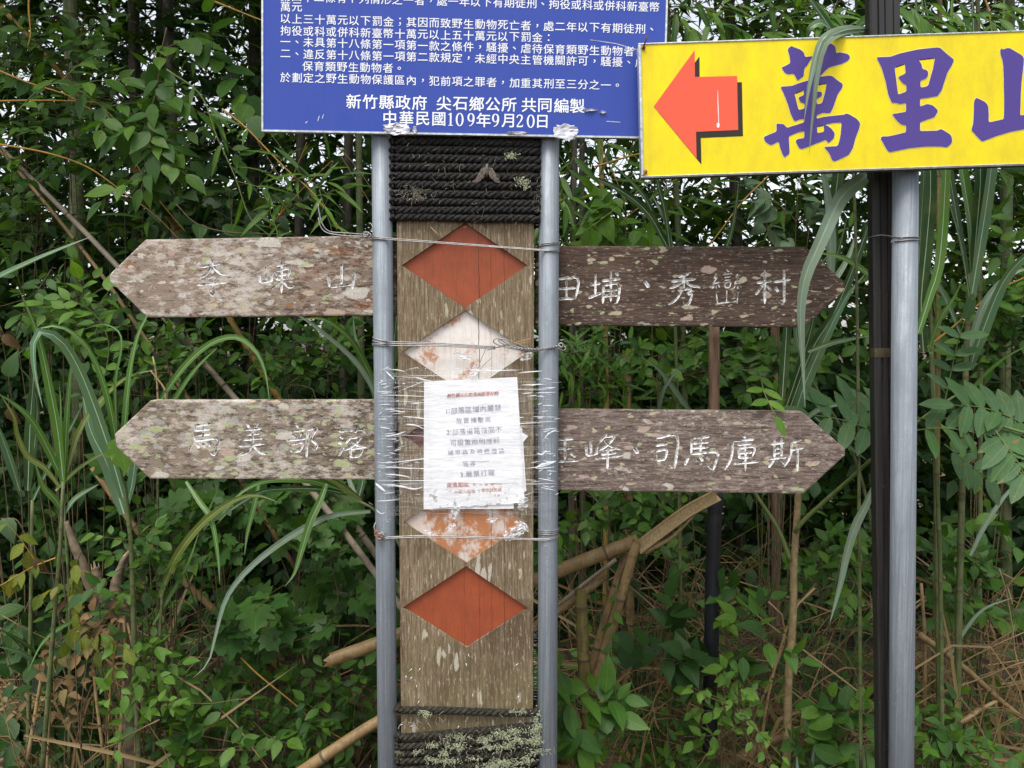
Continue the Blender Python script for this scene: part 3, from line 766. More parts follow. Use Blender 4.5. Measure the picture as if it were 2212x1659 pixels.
# carved characters: pen strokes in a 0..100 box, measured off the photo
def shift(strokes, dx): return [[(x + dx, y) for x, y in s] for s in strokes]
SILK = [[(16, 14), (7, 26)], [(7, 26), (18, 24)], [(19, 22), (4, 43)], [(4, 43), (24, 38)], [(7, 47), (3, 56)], [(14, 46), (15, 56)], [(21, 44), (26, 53)]]
CH = {
 '李': [[(12, 22), (76, 12)], [(46, 0), (48, 42)], [(43, 20), (30, 40), (6, 53)], [(51, 20), (70, 38), (99, 43)], [(28, 53), (56, 47), (45, 60)], [(47, 58), (52, 76), (51, 98), (37, 87)], [(0, 71), (97, 62)]],
 '崠': [[(20, 12), (22, 62)], [(2, 38), (5, 66)], [(5, 66), (38, 60)], [(38, 36), (37, 64)], [(50, 18), (80, 11)], [(65, 0), (65, 98)], [(48, 33), (52, 60)], [(50, 33), (86, 26), (80, 57)], [(53, 45), (80, 42)], [(53, 58), (80, 55)], [(60, 64), (35, 86)], [(69, 63), (84, 80), (101, 77)]],
 '山': [[(53, 0), (53, 82)], [(7, 46), (12, 92)], [(10, 92), (92, 80)], [(98, 36), (91, 99)]],
 '田': [[(5, 8), (10, 97)], [(5, 12), (95, 5), (87, 94)], [(9, 50), (90, 46)], [(50, 10), (50, 92)], [(9, 92), (88, 88)]],
 '埔': [[(5, 42), (38, 36)], [(22, 8), (22, 72)], [(0, 80), (40, 64)], [(42, 29), (99, 22)], [(69, 0), (69, 92)], [(84, 4), (93, 14)], [(46, 42), (45, 97)], [(46, 43), (92, 38), (90, 88), (79, 97)], [(46, 58), (90, 55)], [(46, 74), (90, 71)]],
 '、': [[(28, 24), (72, 76)]],
 '秀': [[(64, 4), (30, 14)], [(10, 28), (86, 20)], [(48, 10), (48, 50)], [(45, 26), (30, 40), (4, 49)], [(52, 26), (70, 40), (99, 45)], [(30, 56), (70, 50), (60, 67), (73, 65), (66, 92), (53, 99), (46, 88)], [(42, 55), (26, 82), (1, 99)]],
 '巒': SILK + shift(SILK, 68) + [[(47, 1), (55, 9)], [(36, 17), (66, 12)], [(41, 25), (61, 22)], [(41, 33), (61, 30)], [(42, 41), (44, 55)], [(42, 41), (60, 38), (58, 53)], [(44, 54), (58, 52)], [(48, 60), (48, 94)], [(15, 70), (19, 98)], [(18, 98), (82, 92)], [(84, 66), (81, 99)]],
 '村': [[(5, 38), (49, 32)], [(28, 2), (28, 99)], [(26, 38), (2, 73)], [(33, 46), (47, 61)], [(52, 36), (101, 28)], [(82, 0), (82, 88), (77, 99), (61, 84)], [(57, 50), (66, 64)]],
 '馬': [[(22, 3), (20, 54)], [(22, 7), (74, 2)], [(22, 22), (72, 18)], [(22, 37), (72, 33)], [(48, 6), (48, 50)], [(20, 54), (94, 48), (92, 76), (83, 99), (67, 88)], [(13, 63), (1, 86)], [(28, 64), (35, 77)], [(46, 62), (55, 75)], [(62, 60), (73, 72)]],
 '美': [[(27, 1), (37, 15)], [(67, 0), (55, 15)], [(17, 22), (79, 17)], [(25, 36), (73, 32)], [(13, 52), (83, 46)], [(48, 19), (48, 64)], [(1, 71), (97, 62)], [(48, 64), (36, 84), (6, 99)], [(50, 68), (70, 88), (101, 95)]],
 '部': [[(33, 0), (41, 11)], [(9, 22), (60, 16)], [(21, 28), (29, 41)], [(47, 26), (38, 41)], [(1, 48), (63, 42)], [(14, 60), (18, 83)], [(14, 60), (53, 55), (46, 80)], [(18, 82), (47, 78)], [(68, 18), (97, 11), (80, 42), (98, 60), (91, 75), (79, 66)], [(68, 18), (66, 101)]],
 '落': [[(1, 14), (91, 8)], [(27, 4), (32, 21)], [(63, 0), (58, 19)], [(7, 29), (19, 38)], [(1, 47), (14, 54)], [(3, 93), (20, 62)], [(48, 27), (27, 53)], [(46, 36), (77, 31), (52, 60), (18, 77)], [(46, 46), (70, 60), (100, 66)], [(42, 72), (44, 99)], [(42, 72), (80, 68), (73, 96)], [(44, 97), (74, 94)]],
 '玉': [[(14, 8), (81, 3)], [(21, 45), (73, 40)], [(48, 5), (48, 94)], [(1, 96), (99, 90)], [(67, 61), (85, 77)]],
 '峰': [[(15, 18), (16, 58)], [(2, 36), (5, 62)], [(4, 62), (31, 56)], [(32, 34), (31, 60)], [(59, 0), (35, 29)], [(54, 10), (79, 8), (60, 32), (38, 49)], [(51, 19), (70, 36), (99, 46)], [(45, 48), (83, 43)], [(43, 59), (85, 54)], [(27, 71), (99, 62)], [(62, 40), (60, 99)]],
 '司': [[(20, 8), (98, 0), (94, 82), (86, 99), (65, 86)], [(17, 30), (63, 24)], [(16, 48), (20, 78)], [(16, 48), (59, 43), (54, 74)], [(20, 76), (55, 72)]],
 '庫': [[(51, 0), (61, 9)], [(24, 18), (89, 12)], [(24, 18), (18, 64), (0, 97)], [(37, 28), (78, 24)], [(40, 38), (42, 66)], [(40, 38), (85, 34), (80, 62)], [(42, 51), (80, 48)], [(42, 64), (80, 61)], [(23, 80), (101, 74)], [(60, 20), (60, 101)]],
 '斯': [[(7, 22), (48, 16)], [(18, 8), (18, 62)], [(38, 4), (38, 60)], [(18, 36), (38, 33)], [(18, 49), (38, 46)], [(0, 66), (53, 60)], [(17, 68), (1, 91)], [(35, 66), (51, 85)], [(95, 7), (69, 17)], [(67, 14), (64, 52), (46, 89)], [(66, 38), (101, 32)], [(84, 36), (82, 101)]],
}
YA = 1.80
def groove(mb, pts, w, depth):
    """V-shaped gouge along a stroke; it leaves the wood at both ends"""
    Pp = spline(pts, max(4, 3 * len(pts))) if len(pts) > 2 else [Vector(pts[0]).lerp(Vector(pts[1]), t) for t in (0, .12, .5, .88, 1)]
    n = len(Pp); vs = []
    for i, p in enumerate(Pp):
        t = Pp[min(i + 1, n - 1)] - Pp[max(i - 1, 0)]; t.y = 0; t.normalize(); x = Vector((-t.z, 0, t.x))
        u = i / (n - 1); k = .34 + .66 * min(1, u * 7 + .35, (1 - u) * 6); ww = w * k
        vs += [p + x * ww / 2 + Vector((0, -.0012, 0)), p - x * ww / 2 + Vector((0, -.0012, 0)), p + Vector((0, depth * k, 0))]
    fs = [[0, 1, 2], [(n - 1) * 3 + 2, (n - 1) * 3 + 1, (n - 1) * 3]]
    for i in range(n - 1):
        a, b = i * 3, i * 3 + 3
        fs += [[a, b, b + 1, a + 1], [a + 1, b + 1, b + 2, a + 2], [a + 2, b + 2, b, a]]
    mb.add(vs, fs, 1)
BOARDS = [
 ('board_ul', [(857, 681), (317.5, 686), (236.5, 607), (236, 592), (314, 517), (857, 507.5)], [('李', 460, 599, 70, 81), ('崠', 596.7, 598, 77, 74), ('山', 735.6, 596.5, 62, 57)], 'upper left arrow board with reddish and white lichen patches'),
 ('board_ur', [(1156, 702.5), (1156, 530.5), (1741.5, 532.6), (1825, 611), (1826, 626), (1738, 707)], [('田', 1224, 624, 52, 52), ('埔', 1306, 622, 71, 73), ('、', 1397, 614, 22, 26), ('秀', 1478, 623.7, 71, 71), ('巒', 1571, 618.6, 68, 76), ('村', 1669, 620, 77, 75)], 'upper right arrow board of dark brown wood'),
 ('board_ll', [(857, 1036.5), (323, 1034), (251, 965), (246.5, 938), (324.4, 864.7), (857, 864)], [('馬', 440, 949, 66, 70), ('美', 547, 949, 65, 72), ('部', 651.7, 953, 67, 73), ('落', 761.7, 956, 65, 67)], 'lower left arrow board covered in pale green and grey lichen'),
 ('board_lr', [(1156, 1059), (1156, 884), (1733, 889), (1826.5, 969), (1827, 983), (1736, 1067)], [('玉', 1222, 973, 60, 54), ('峰', 1304, 974.8, 80, 77), ('、', 1374, 973, 18, 26), ('司', 1434.6, 976.5, 56, 70), ('馬', 1515, 978, 74, 73), ('庫', 1603, 978, 74, 78), ('斯', 1697.6, 980, 77, 73)], 'lower right arrow board of greyish brown wood'),
]
for mat, outline, chars, lab in BOARDS:
    mb = MB(); pts = [U(x, y, YA) for x, y in outline]
    prism(mb, [(p.x, p.z) for p in pts][::-1], YA, YA + .032)
    b = mb.build('arrow_board', [mat, 'chalk'], post, smooth=False); fix_normals(b, .004, 2); b['label'] = lab
    cut = MB(); kk = 0
    for ch, cx, cy, w, h in chars:
        for st in CH[ch]:
            kk += 1
            pp = [U(cx + (x / 100 - .5) * w, cy + (y / 100 - .5) * h, YA) + Vector((0, -.00004 * (kk % 7), 0)) for x, y in st]
            sw = (.0078 if ch != '巒' else .0048) * (1.3 if ch == '、' else 1) * rnd.uniform(.92, 1.1)
            groove(cut, pp, sw, sw * .6)
    co_ = cut.build('cutter', [mat, 'chalk'], None, loc=post.location, smooth=False); fix_normals(co_)
    np0 = len(b.data.polygons); print('BOARD', mat, np0, boolean_cut(b, co_))
mb = MB()
for x, y, a in [(845, 810, 65), (395, 915, -45), (462, 915, -62), (365, 975, 80), (395, 980, -50), (443, 1045, -85), (873, 1115, 88), (1205, 875, -42), (1215, 1125, -62), (825, 880, 75), (325, 1330, -20), (405, 1340, -25), (755, 1355, -55), (1225, 1310, -40), (455, 1165, -60)]:
    p = U(774.3 + x * .2833, 1189 + y * .2833, YB - .0008); d = Vector((math.cos(R(a)), 0, -math.sin(R(a)))) * .006
    mb = MB(); tube(mb, [p - d, p + d], .0008, 5); mb.build('staple', 'staple', post)
for i in range(26):
    y = 1360 + i * 6 + rnd.uniform(-3, 3); p = U(1151, y, YB + .01 + rnd.uniform(0, .02)); q = p + Vector((rnd.uniform(.007, .013), 0, rnd.uniform(-.004, .004)))
    mb = MB(); tube(mb, [p, q], .0006, 4); mb.build('staple', 'staple', post)
mb = MB(); a, b = U(1029, 468, YB - .012), U(1057, 497, YB + .004)
tube(mb, [a, b], .0014, 7); tube(mb, [a - (b - a).normalized() * .001, a + (b - a).normalized() * .001], .003, 8)
mb.build('nail', 'nail', post); mb = MB(); a, b = U(1160, 533, YB - .006), U(1152, 537, YB + .01); tube(mb, [a, b], .002, 7)
mb.build('nail', 'nail', post)

# ------------------------------------------------------------------ rope wound round the post
def rope_loop(mb, yl_, yr_, r, m=0, pitch=.044, wob=1.):
    """three twisted strands round the post; yl_, yr_ are the photo heights at its left and right side"""
    zl, zr = U(859, yl_, YB).z, U(1153, yr_, YB).z
    x0, x1, y0, y1 = PX0, PX1, YB, YB + .085
    pts = []; off = r * 1.02; c = .004
    seed = rnd.random() * 50
    def zz(x): return zl + (zr - zl) * (x - x0) / (x1 - x0)
    N = 150
    for i in range(N): pts.append((x0 + (x1 - x0) * i / N, y0 - off))
    for k in range(10): a = -math.pi / 2 + math.pi / 2 * k / 10; pts.append((x1 + off * math.cos(a), y0 + off + off * math.sin(a) - off))
    for k in range(12): pts.append((x1 + off, y0 + (y1 - y0) * k / 12))
    for k in range(6): a = math.pi / 2 * k / 6; pts.append((x1 + off * math.cos(a), y1 + off * math.sin(a)))
    for i in range(30): pts.append((x1 - (x1 - x0) * i / 30, y1 + off))
    for k in range(6): a = math.pi / 2 + math.pi / 2 * k / 6; pts.append((x0 + off * math.cos(a), y1 + off * math.sin(a)))
    for k in range(12): pts.append((x0 - off, y1 - (y1 - y0) * k / 12))
    for k in range(10): a = math.pi + math.pi / 2 * k / 10; pts.append((x0 + off * math.cos(a), y0 + off * math.sin(a)))
    P3 = []
    for i, (x, y) in enumerate(pts):
        w = wob * .0016 * mnoise.noise((x * 9 + seed, y * 9, seed))
        P3.append(Vector((x, y + w * .4, zz(x) + w)))
    n = len(P3); s = 0; sides = 7
    ph = rnd.random() * 6
    S = [0]
    for i in range(1, n): S.append(S[-1] + (P3[i] - P3[i - 1]).length)
    for st in range(3):
        path = []
        for i in range(n):
            t = (P3[(i + 1) % n] - P3[i - 1]).normalized(); up = Vector((0, 0, 1)); sd = t.cross(up).normalized(); up = sd.cross(t)
            a = ph + 2 * math.pi * (st / 3) + S[i] / pitch * 2 * math.pi
            rr = r * .54
            path.append(P3[i] + sd * (rr * math.cos(a)) + up * (rr * math.sin(a)))
        tube(mb, path, [r * .53 * (1 + .08 * mnoise.noise((S[i] * 120, st, seed))) for i in range(n)], sides, m, cap=False)
def fuzz(name, parent, mat, spots, length, rad=.0004):
    for px, py, Y, rx, ry, n in spots:
        mb = MB()
        for _ in range(n):
            p = U(px + rnd.gauss(0, rx), py + rnd.gauss(0, ry), Y)
            d = Vector((rnd.gauss(0, .7), -abs(rnd.gauss(.5, .4)), rnd.gauss(0, .8))).normalized() * length * rnd.uniform(.4, 1.4)
            q = p + d * .5 + Vector((rnd.gauss(0, .2), 0, rnd.gauss(0, .2))) * length
            tube(mb, [p, q, p + d + Vector((0, 0, rnd.gauss(0, .3) * length))], [rad * 1.3, rad, rad * .6], 3, cap=False)
        mb.build(name, mat, parent)
rope = thing('rope', 'black twisted rope wound in tight rows round the post top under the blue sign', 'rope', ((PX0 + PX1) / 2, YB, U(1006, 480, YB).z))
mb = MB()
for y in (252, 271, 289, 307.5, 326, 344, 362, 380.5, 399.5, 418.5, 436.5, 453.5, 471): rope_loop(mb, y + rnd.uniform(-2, 1.5), y + 3.5 + rnd.uniform(-2, 2), .0087, wob=2.2)
mb.build('rope_coil', 'rope', rope)
fuzz('loose_fibre', rope, 'fluff', [(890, 415, 1.744, 16, 8, 60), (905, 425, 1.744, 10, 4, 40), (1000, 400, 1.745, 90, 60, 90), (1160, 440, 1.75, 6, 30, 30)], .011, .00028)
fuzz('lichen_tuft', rope, 'lichen', [(1105, 338, 1.744, 7, 3, 60), (1128, 392, 1.744, 7, 4, 60), (1136, 402, 1.744, 4, 4, 40)], .005, .0009)
rope2 = thing('rope', 'mossy dark rope wound round the post bottom, tufted with grey lichen', 'rope', ((PX0 + PX1) / 2, YB, U(1006, 1650, YB).z))
mb = MB(); rope_loop(mb, 1529, 1537, .0085, wob=1.5)
for k in range(9): rope_loop(mb, 1590 + 16.6 * k + rnd.uniform(-2, 2), 1566 + 19 * k + rnd.uniform(-2, 2), .0086, wob=2.5)
mb.build('rope_coil', 'rope_moss', rope2)
LT = []
for j in range(34):
    u = rnd.random() ** .62; LT.append((872 + 292 * u, rnd.uniform(1590 - 22 * u, 1668), 1.7445, rnd.uniform(5, 14), rnd.uniform(2.5, 5), int(rnd.uniform(25, 75))))
fuzz('lichen_tuft', rope2, 'lichen', LT + [(915, 1541, 1.744, 8, 3, 50), (1125, 1537, 1.744, 14, 3, 50), (1160, 1580, 1.75, 4, 18, 220)], .0055, .0007)
fuzz('loose_fibre', rope2, 'fluff', [(1010, 1610, 1.744, 80, 30, 90), (900, 1560, 1.745, 30, 6, 12)], .014, .0004)

# ------------------------------------------------------------------ wire ties
def pole_arc(pc, z0, z1, a0, a1, r, n=12):
    return [pc + Vector((r * math.sin(a0 + (a1 - a0) * i / (n - 1)), -r * math.cos(a0 + (a1 - a0) * i / (n - 1)), z0 + (z1 - z0) * i / (n - 1))) for i in range(n)]
RW = .0013; rr_ = RP + RW
def zat(y): return U(1006, y, 1.75).z
def knot(mb, c, r, turns=3.2, seed=0, m=0):
    pts = []
    for i in range(60):
        a = i / 59 * turns * 2 * math.pi; q = r * (1 - .45 * i / 59)
        pts.append(c + Vector((q * math.cos(a + seed), -.004 + .006 * math.sin(a * .61 + seed), q * .95 * math.sin(a + seed))))
    tube(mb, pts, RW, 6, m)
def coil(mb, pts, r, turns, m=0, n=70):
    ax = spline(pts, n); fr = frames(ax)
    for k in range(2):
        tube(mb, [p + a * (r * math.cos(2 * math.pi * turns * i / (n - 1) + k * math.pi)) + b * (r * math.sin(2 * math.pi * turns * i / (n - 1) + k * math.pi)) for i, (p, (t, a, b)) in enumerate(zip(ax, fr))], RW, 6, m)
pi_ = math.pi
w1 = thing('wire_tie', 'steel wire tied across the upper red diamond, its loose tail bending up at the left', 'wire', U(1006, 528, 1.748))
mb = MB()
for dz, dy in ((0, 0), (3.2, .0006)):
    tube(mb, pole_arc(POLE_L, zat(510 + dz), zat(514 + dz), -2.2, .35, rr_ + dy) + pole_arc(POLE_R, zat(540 + dz * .6), zat(541 + dz), -.35, 2.4, rr_ + dy), RW, 6)
tube(mb, pole_arc(POLE_R, zat(531), zat(522), -1.2, 2.4, rr_), RW, 6); tube(mb, pole_arc(POLE_R, zat(527), zat(519), -.9, 2.4, rr_), RW, 6)
tube(mb, spline(UU([(806, 509, 1.76), (780, 506, 1.765), (744, 503, 1.77), (712, 500, 1.77), (697, 485, 1.772), (690, 462, 1.775), (687, 440, 1.778)]), 30), RW, 6)
tube(mb, spline(UU([(806, 512, 1.758), (770, 510, 1.765), (735, 508, 1.768), (705, 502, 1.77), (692, 488, 1.772), (688, 470, 1.775)]), 30), RW, 6)
mb.build('tie_strand', 'wire', w1)
mb = MB(); knot(mb, U(791, 508, 1.752), .0085, 3.3); knot(mb, U(799, 509, 1.747), .005, 2.2, 2); tube(mb, spline(UU([(800, 500, 1.75), (805, 492, 1.75), (802, 484, 1.752), (797, 482, 1.752)]), 14), RW, 6)
mb.build('knot', 'wire', w1)
w2 = thing('wire_tie', 'steel wire tied over the white diamond, twisted into a knot at the right pole', 'wire', U(1006, 748, 1.748))
mb = MB()
for k, (a, b) in enumerate(((724, 738), (733, 742), (741, 747), (742.5, 743))): tube(mb, pole_arc(POLE_L, zat(a), zat(b), -2.2, .5, rr_ + .0004 * k) , RW, 6)
for k, (a, b) in enumerate(((738, 752), (742, 756), (746.5, 757))): tube(mb, spline([pole_arc(POLE_L, zat(a), zat(a), 0, .5, rr_)[-1]] + UU([(960, 742 + 3 * k, 1.7485), (1070, 749 + 2.4 * k, 1.7475)]), 20), RW, 6)
tube(mb, spline(UU([(1150, 758, 1.747), (1100, 744, 1.746), (1075, 731, 1.745), (1066, 739, 1.744), (1090, 750, 1.745), (1130, 757, 1.746)]), 40), RW, 6)
tube(mb, spline(UU([(1150, 755, 1.746), (1110, 740, 1.745), (1085, 732, 1.744), (1078, 738, 1.744), (1110, 752, 1.745), (1160, 760, 1.746)]), 40), RW, 6)
mb.build('tie_strand', 'wire', w2)
mb = MB(); coil(mb, UU([(1110, 752, 1.746), (1150, 755.5, 1.745), (1180, 753, 1.745), (1205, 748, 1.75)]), .0022, 7)
knot(mb, U(1212, 746, 1.75), .006, 3, 1); tube(mb, spline(UU([(1205, 752, 1.75), (1216, 757, 1.748), (1222, 753, 1.748), (1219, 747, 1.75)]), 14), RW * 1.2, 6)
mb.build('knot', 'wire', w2)
w3 = thing('wire_tie', 'steel wire tied over the orange stained diamond with a ball knot on the left pole', 'wire', U(1006, 1160, 1.748))
mb = MB()
for k in range(2): tube(mb, [U(826, 1158 + 3 * k, 1.744)] + pole_arc(POLE_L, zat(1162 + 3 * k), zat(1160 + 3 * k), .1, .4, rr_, 5) + spline(UU([(900, 1157 + 3.5 * k, 1.7485), (1010, 1159 + 3 * k, 1.748), (1120, 1163 + 2.5 * k, 1.748)]), 14) + pole_arc(POLE_R, zat(1164 + 3 * k), zat(1157 + 3 * k), -.4, 2.4, rr_), RW, 6)
for a, b in ((1148, 1145), (1152, 1149), (1156, 1152)): tube(mb, pole_arc(POLE_R, zat(a), zat(b), -1.3, 2.4, rr_ + .0004), RW, 6)
mb.build('tie_strand', 'wire', w3)
mb = MB(); knot(mb, U(822, 1157, 1.746), .008, 4, 0); knot(mb, U(820, 1160, 1.744), .006, 3, 2, 1); knot(mb, U(814, 1150, 1.75), .006, 2, 4, 1)
tube(mb, spline(UU([(812, 1150, 1.752), (808, 1138, 1.755), (812, 1128, 1.76)]), 10), RW, 6)
mb.build('knot', ['wire', 'wire_rust'], w3)

# ------------------------------------------------------------------ paper notice, stretch film
def sheet(mb, c4, Y, amp, n=14, seed=0, m=0, torn=0):
    a, b, c, d = [U(x, y, Y) for x, y in c4]; vs = []
    for i in range(n + 1):
        for j in range(n + 1):
            u, v = i / n, j / n
            p = a.lerp(b, u).lerp(d.lerp(c, u), v)
            p.y += amp * mnoise.noise((u * 3 + seed, v * 6, seed))
            if torn and v > .97: p.z += torn * mnoise.noise((u * 14, seed, 2))
            vs.append(p)
    mb.add(vs, [[i * (n + 1) + j, i * (n + 1) + j + 1, (i + 1) * (n + 1) + j + 1, (i + 1) * (n + 1) + j] for i in range(n) for j in range(n)], m)
notice = thing('paper_notice', 'white printed paper notice wrapped in clear film on the signpost', 'notice', U(1025, 1098, 1.76))
mb = MB(); sheet(mb, [(916, 824), (1104, 820), (1110, 1099), (915, 1100)], 1.7622, .0008, seed=3, torn=.004); mb.build('under_sheet', 'paper', notice)
mb = MB(); sheet(mb, [(1100, 905), (1128, 925), (1137, 1060), (1104, 1085)], 1.7618, .0012, seed=6, torn=.006); sheet(mb, [(1112, 925), (1141, 942), (1128, 958), (1114, 950)], 1.7616, .0006, 5, 8); mb.build('torn_corner', 'paper', notice)
mb = MB(); YN = 1.7592; sheet(mb, [(923.8, 823.8), (1117, 814.5), (1133.7, 1087), (936, 1098)], YN, .0006, 20, seed=1, torn=.004); mb.build('front_sheet', 'paper', notice)
C3 = lambda x, y: U(884.8 + x * .19, 801.9 + y * .19, YN - .0009)
mb = MB(); k = .19 * PXM(YN)
def row(txt, xs, y0, y1, size, m=0, bold=.004, ang=3., skip=(), shear=0., ratio=1.):
    x0, x1 = xs
    for i, ch in enumerate(txt):
        if i in skip: continue
        t = i / max(1, len(txt) - 1)
        put(mb, ch, C3(x0 + (x1 - x0) * t, y0 + (y1 - y0) * t), size * k, R(ang), m, bold, shear=shear, ratio=ratio)
row('新竹縣尖石鄉馬美部落公約', (450, 985), 276, 248, 46, 1, .02, 3, shear=.3)
put(mb, '1', C3(420, 455), 68 * k, R(3), 0, .02); put(mb, ':', C3(452, 453), 68 * k, R(3), 0, .02)
row('部落區域內嚴禁', (505, 1003), 450, 415, 74)
row('放置捕獸夾', (562, 890), 562, 548, 66, ang=1)
put(mb, '2', C3(437, 695), 68 * k, R(3), 0, .02); put(mb, ':', C3(468, 693), 68 * k, R(3), 0, .02)
row('部落道路夜間不', (520, 1012), 693, 662, 72, bold=.0)
row('可設置照明燈抓', (497, 985), 815, 783, 72, bold=.0)
row('補甲蟲及蝴蝶燈誘', (465, 1045), 928, 905, 62, ang=3)
row('等等', (636, 715), 1052, 1048, 68, bold=0); row('~~~~', (775, 885), 1028, 1024, 60)
put(mb, '3', C3(592, 1176), 62 * k, R(2), 0, .02); put(mb, '.', C3(626, 1192), 62 * k, 0, 0, .02)
row('嚴禁打獵', (675, 928), 1168, 1152, 70)
row('疫情期間', (452, 638), 1292, 1286, 54, 1, .01, 1); row('避免群聚', (735, 940), 1282, 1284, 34, 1, 0, 1)
ribbon(mb, [C3(425, 1318), C3(680, 1306)], .0008, 1); ribbon(mb, [C3(640, 1272), C3(1050, 1284)], .0007, 1)
row('勿進入部落', (527, 722), 1372, 1366, 44, 1, 0, 1); row('請敬請見諒', (838, 1022), 1352, 1346, 40, 2, .01, 2)
mb.build('lettering', ['ink', 'ink_red', 'ink_orange'], notice, smooth=False)

XL, XR = POLE_L.x, POLE_R.x; RF = RP + .0012; YF = 1.772 - RF
def film_y(x, extra=0.):
    for c in (XL, XR):
        d = (x - c) / (RF + extra)
        if (c == XL and x < c) or (c == XR and x > c):
            return 1.772 - (RF + extra) * math.sqrt(max(0., 1 - min(1., d * d)))
    return YF - extra
film_t = thing('film_wrap', 'clear stretch film wound round both steel poles over the paper notice', 'plastic film', U(1006, 1105, YF))
mb = MB(); prof = []
for i in range(9): a = pi_ + (-pi_ / 2) * 0 + pi_ * .35 * (1 - i / 8); prof.append((XL - RF * math.sin(pi_ / 2 + (a - pi_)), 1.772 + 0 - RF * math.cos(pi_ / 2 + (a - pi_))))
for i in range(1, 8): a = pi_ / 2 * (1 - i / 8); prof.append((XL - RF * math.sin(a), 1.772 - RF * math.cos(a)))
nx = 44
for i in range(nx + 1): prof.append((XL + (XR - XL) * i / nx, YF))
for i in range(1, 9): a = pi_ / 2 * i / 8; prof.append((XR + RF * math.sin(a), 1.772 - RF * math.cos(a)))
for i in range(1, 6): a = pi_ / 2 + pi_ * .35 * i / 5; prof.append((XR + RF * math.sin(a), 1.772 - RF * math.cos(a)))
nz = 46; vs = []; npf = len(prof)
for j in range(nz + 1):
    for i, (x, y) in enumerate(prof):
        u = (x - XL) / (XR - XL); edge = min(1, max(0, abs(u - .5) * 2))
        ytop = 797 + 10 * mnoise.noise((u * 6, 1, 0)) + (18 if u > .8 else 0); ybot = 1112 + 120 * max(0, edge - .9) * 10 * (.55 if u < .5 else 1.2) + 10 * mnoise.noise((u * 9, 4, 0))
        t = j / nz; z = zat(ytop + (ybot - ytop) * t)
        inside = 0 < u < 1
        yy = y + (.0016 * mnoise.noise((x * 8, z * 55, 2)) + .0011 * mnoise.noise((x * 20, z * 130, 5))) * (1 if inside else .15) + (.0012 * math.sin(u * pi_) if inside else 0)
        vs.append((x, yy, z))
mb.add(vs, [[j * npf + i, j * npf + i + 1, (j + 1) * npf + i + 1, (j + 1) * npf + i] for j in range(nz) for i in range(npf - 1)])
mb.build('film_sheet', 'film', film_t)
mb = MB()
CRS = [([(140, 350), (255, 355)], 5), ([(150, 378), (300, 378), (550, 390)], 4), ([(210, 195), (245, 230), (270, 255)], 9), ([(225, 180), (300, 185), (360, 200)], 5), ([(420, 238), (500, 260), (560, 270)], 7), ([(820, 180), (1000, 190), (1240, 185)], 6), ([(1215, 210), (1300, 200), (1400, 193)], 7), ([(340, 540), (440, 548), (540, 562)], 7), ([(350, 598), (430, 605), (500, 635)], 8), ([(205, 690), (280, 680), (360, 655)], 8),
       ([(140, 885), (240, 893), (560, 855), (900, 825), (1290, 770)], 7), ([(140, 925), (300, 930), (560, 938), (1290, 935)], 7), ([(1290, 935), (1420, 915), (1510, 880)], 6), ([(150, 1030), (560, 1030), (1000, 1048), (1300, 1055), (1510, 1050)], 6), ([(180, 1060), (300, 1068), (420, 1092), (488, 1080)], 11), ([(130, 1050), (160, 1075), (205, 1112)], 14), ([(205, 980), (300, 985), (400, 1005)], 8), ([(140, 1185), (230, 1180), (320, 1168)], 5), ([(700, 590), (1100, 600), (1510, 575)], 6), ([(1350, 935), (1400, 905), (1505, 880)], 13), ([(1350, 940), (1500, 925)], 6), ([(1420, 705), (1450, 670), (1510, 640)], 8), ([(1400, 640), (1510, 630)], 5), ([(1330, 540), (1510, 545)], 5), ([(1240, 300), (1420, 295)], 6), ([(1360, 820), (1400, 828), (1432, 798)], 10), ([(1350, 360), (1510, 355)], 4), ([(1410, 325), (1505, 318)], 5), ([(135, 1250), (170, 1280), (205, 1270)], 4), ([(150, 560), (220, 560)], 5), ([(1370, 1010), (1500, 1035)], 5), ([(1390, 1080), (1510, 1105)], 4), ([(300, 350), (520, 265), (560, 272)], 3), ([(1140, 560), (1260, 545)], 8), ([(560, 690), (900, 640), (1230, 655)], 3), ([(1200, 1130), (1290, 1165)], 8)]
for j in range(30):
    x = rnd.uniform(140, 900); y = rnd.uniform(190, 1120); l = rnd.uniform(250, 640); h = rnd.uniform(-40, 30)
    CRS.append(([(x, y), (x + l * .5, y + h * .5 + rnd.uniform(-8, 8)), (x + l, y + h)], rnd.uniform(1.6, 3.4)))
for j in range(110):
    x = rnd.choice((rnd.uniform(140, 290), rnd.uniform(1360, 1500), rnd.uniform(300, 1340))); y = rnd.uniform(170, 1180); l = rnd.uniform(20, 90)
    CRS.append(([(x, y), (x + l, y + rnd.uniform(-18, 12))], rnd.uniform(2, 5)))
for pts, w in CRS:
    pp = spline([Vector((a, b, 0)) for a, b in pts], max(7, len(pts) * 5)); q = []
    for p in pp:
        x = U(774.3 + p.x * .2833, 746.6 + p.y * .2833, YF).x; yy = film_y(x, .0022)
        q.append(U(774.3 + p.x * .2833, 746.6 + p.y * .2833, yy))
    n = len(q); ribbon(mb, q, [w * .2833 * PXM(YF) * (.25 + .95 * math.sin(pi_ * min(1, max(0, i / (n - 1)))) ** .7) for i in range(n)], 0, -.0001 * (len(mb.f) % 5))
mb.build('film_glare_crease', 'glare_crease', film_t, smooth=False)  # film folds as white strips, their glare streaks painted in the colour
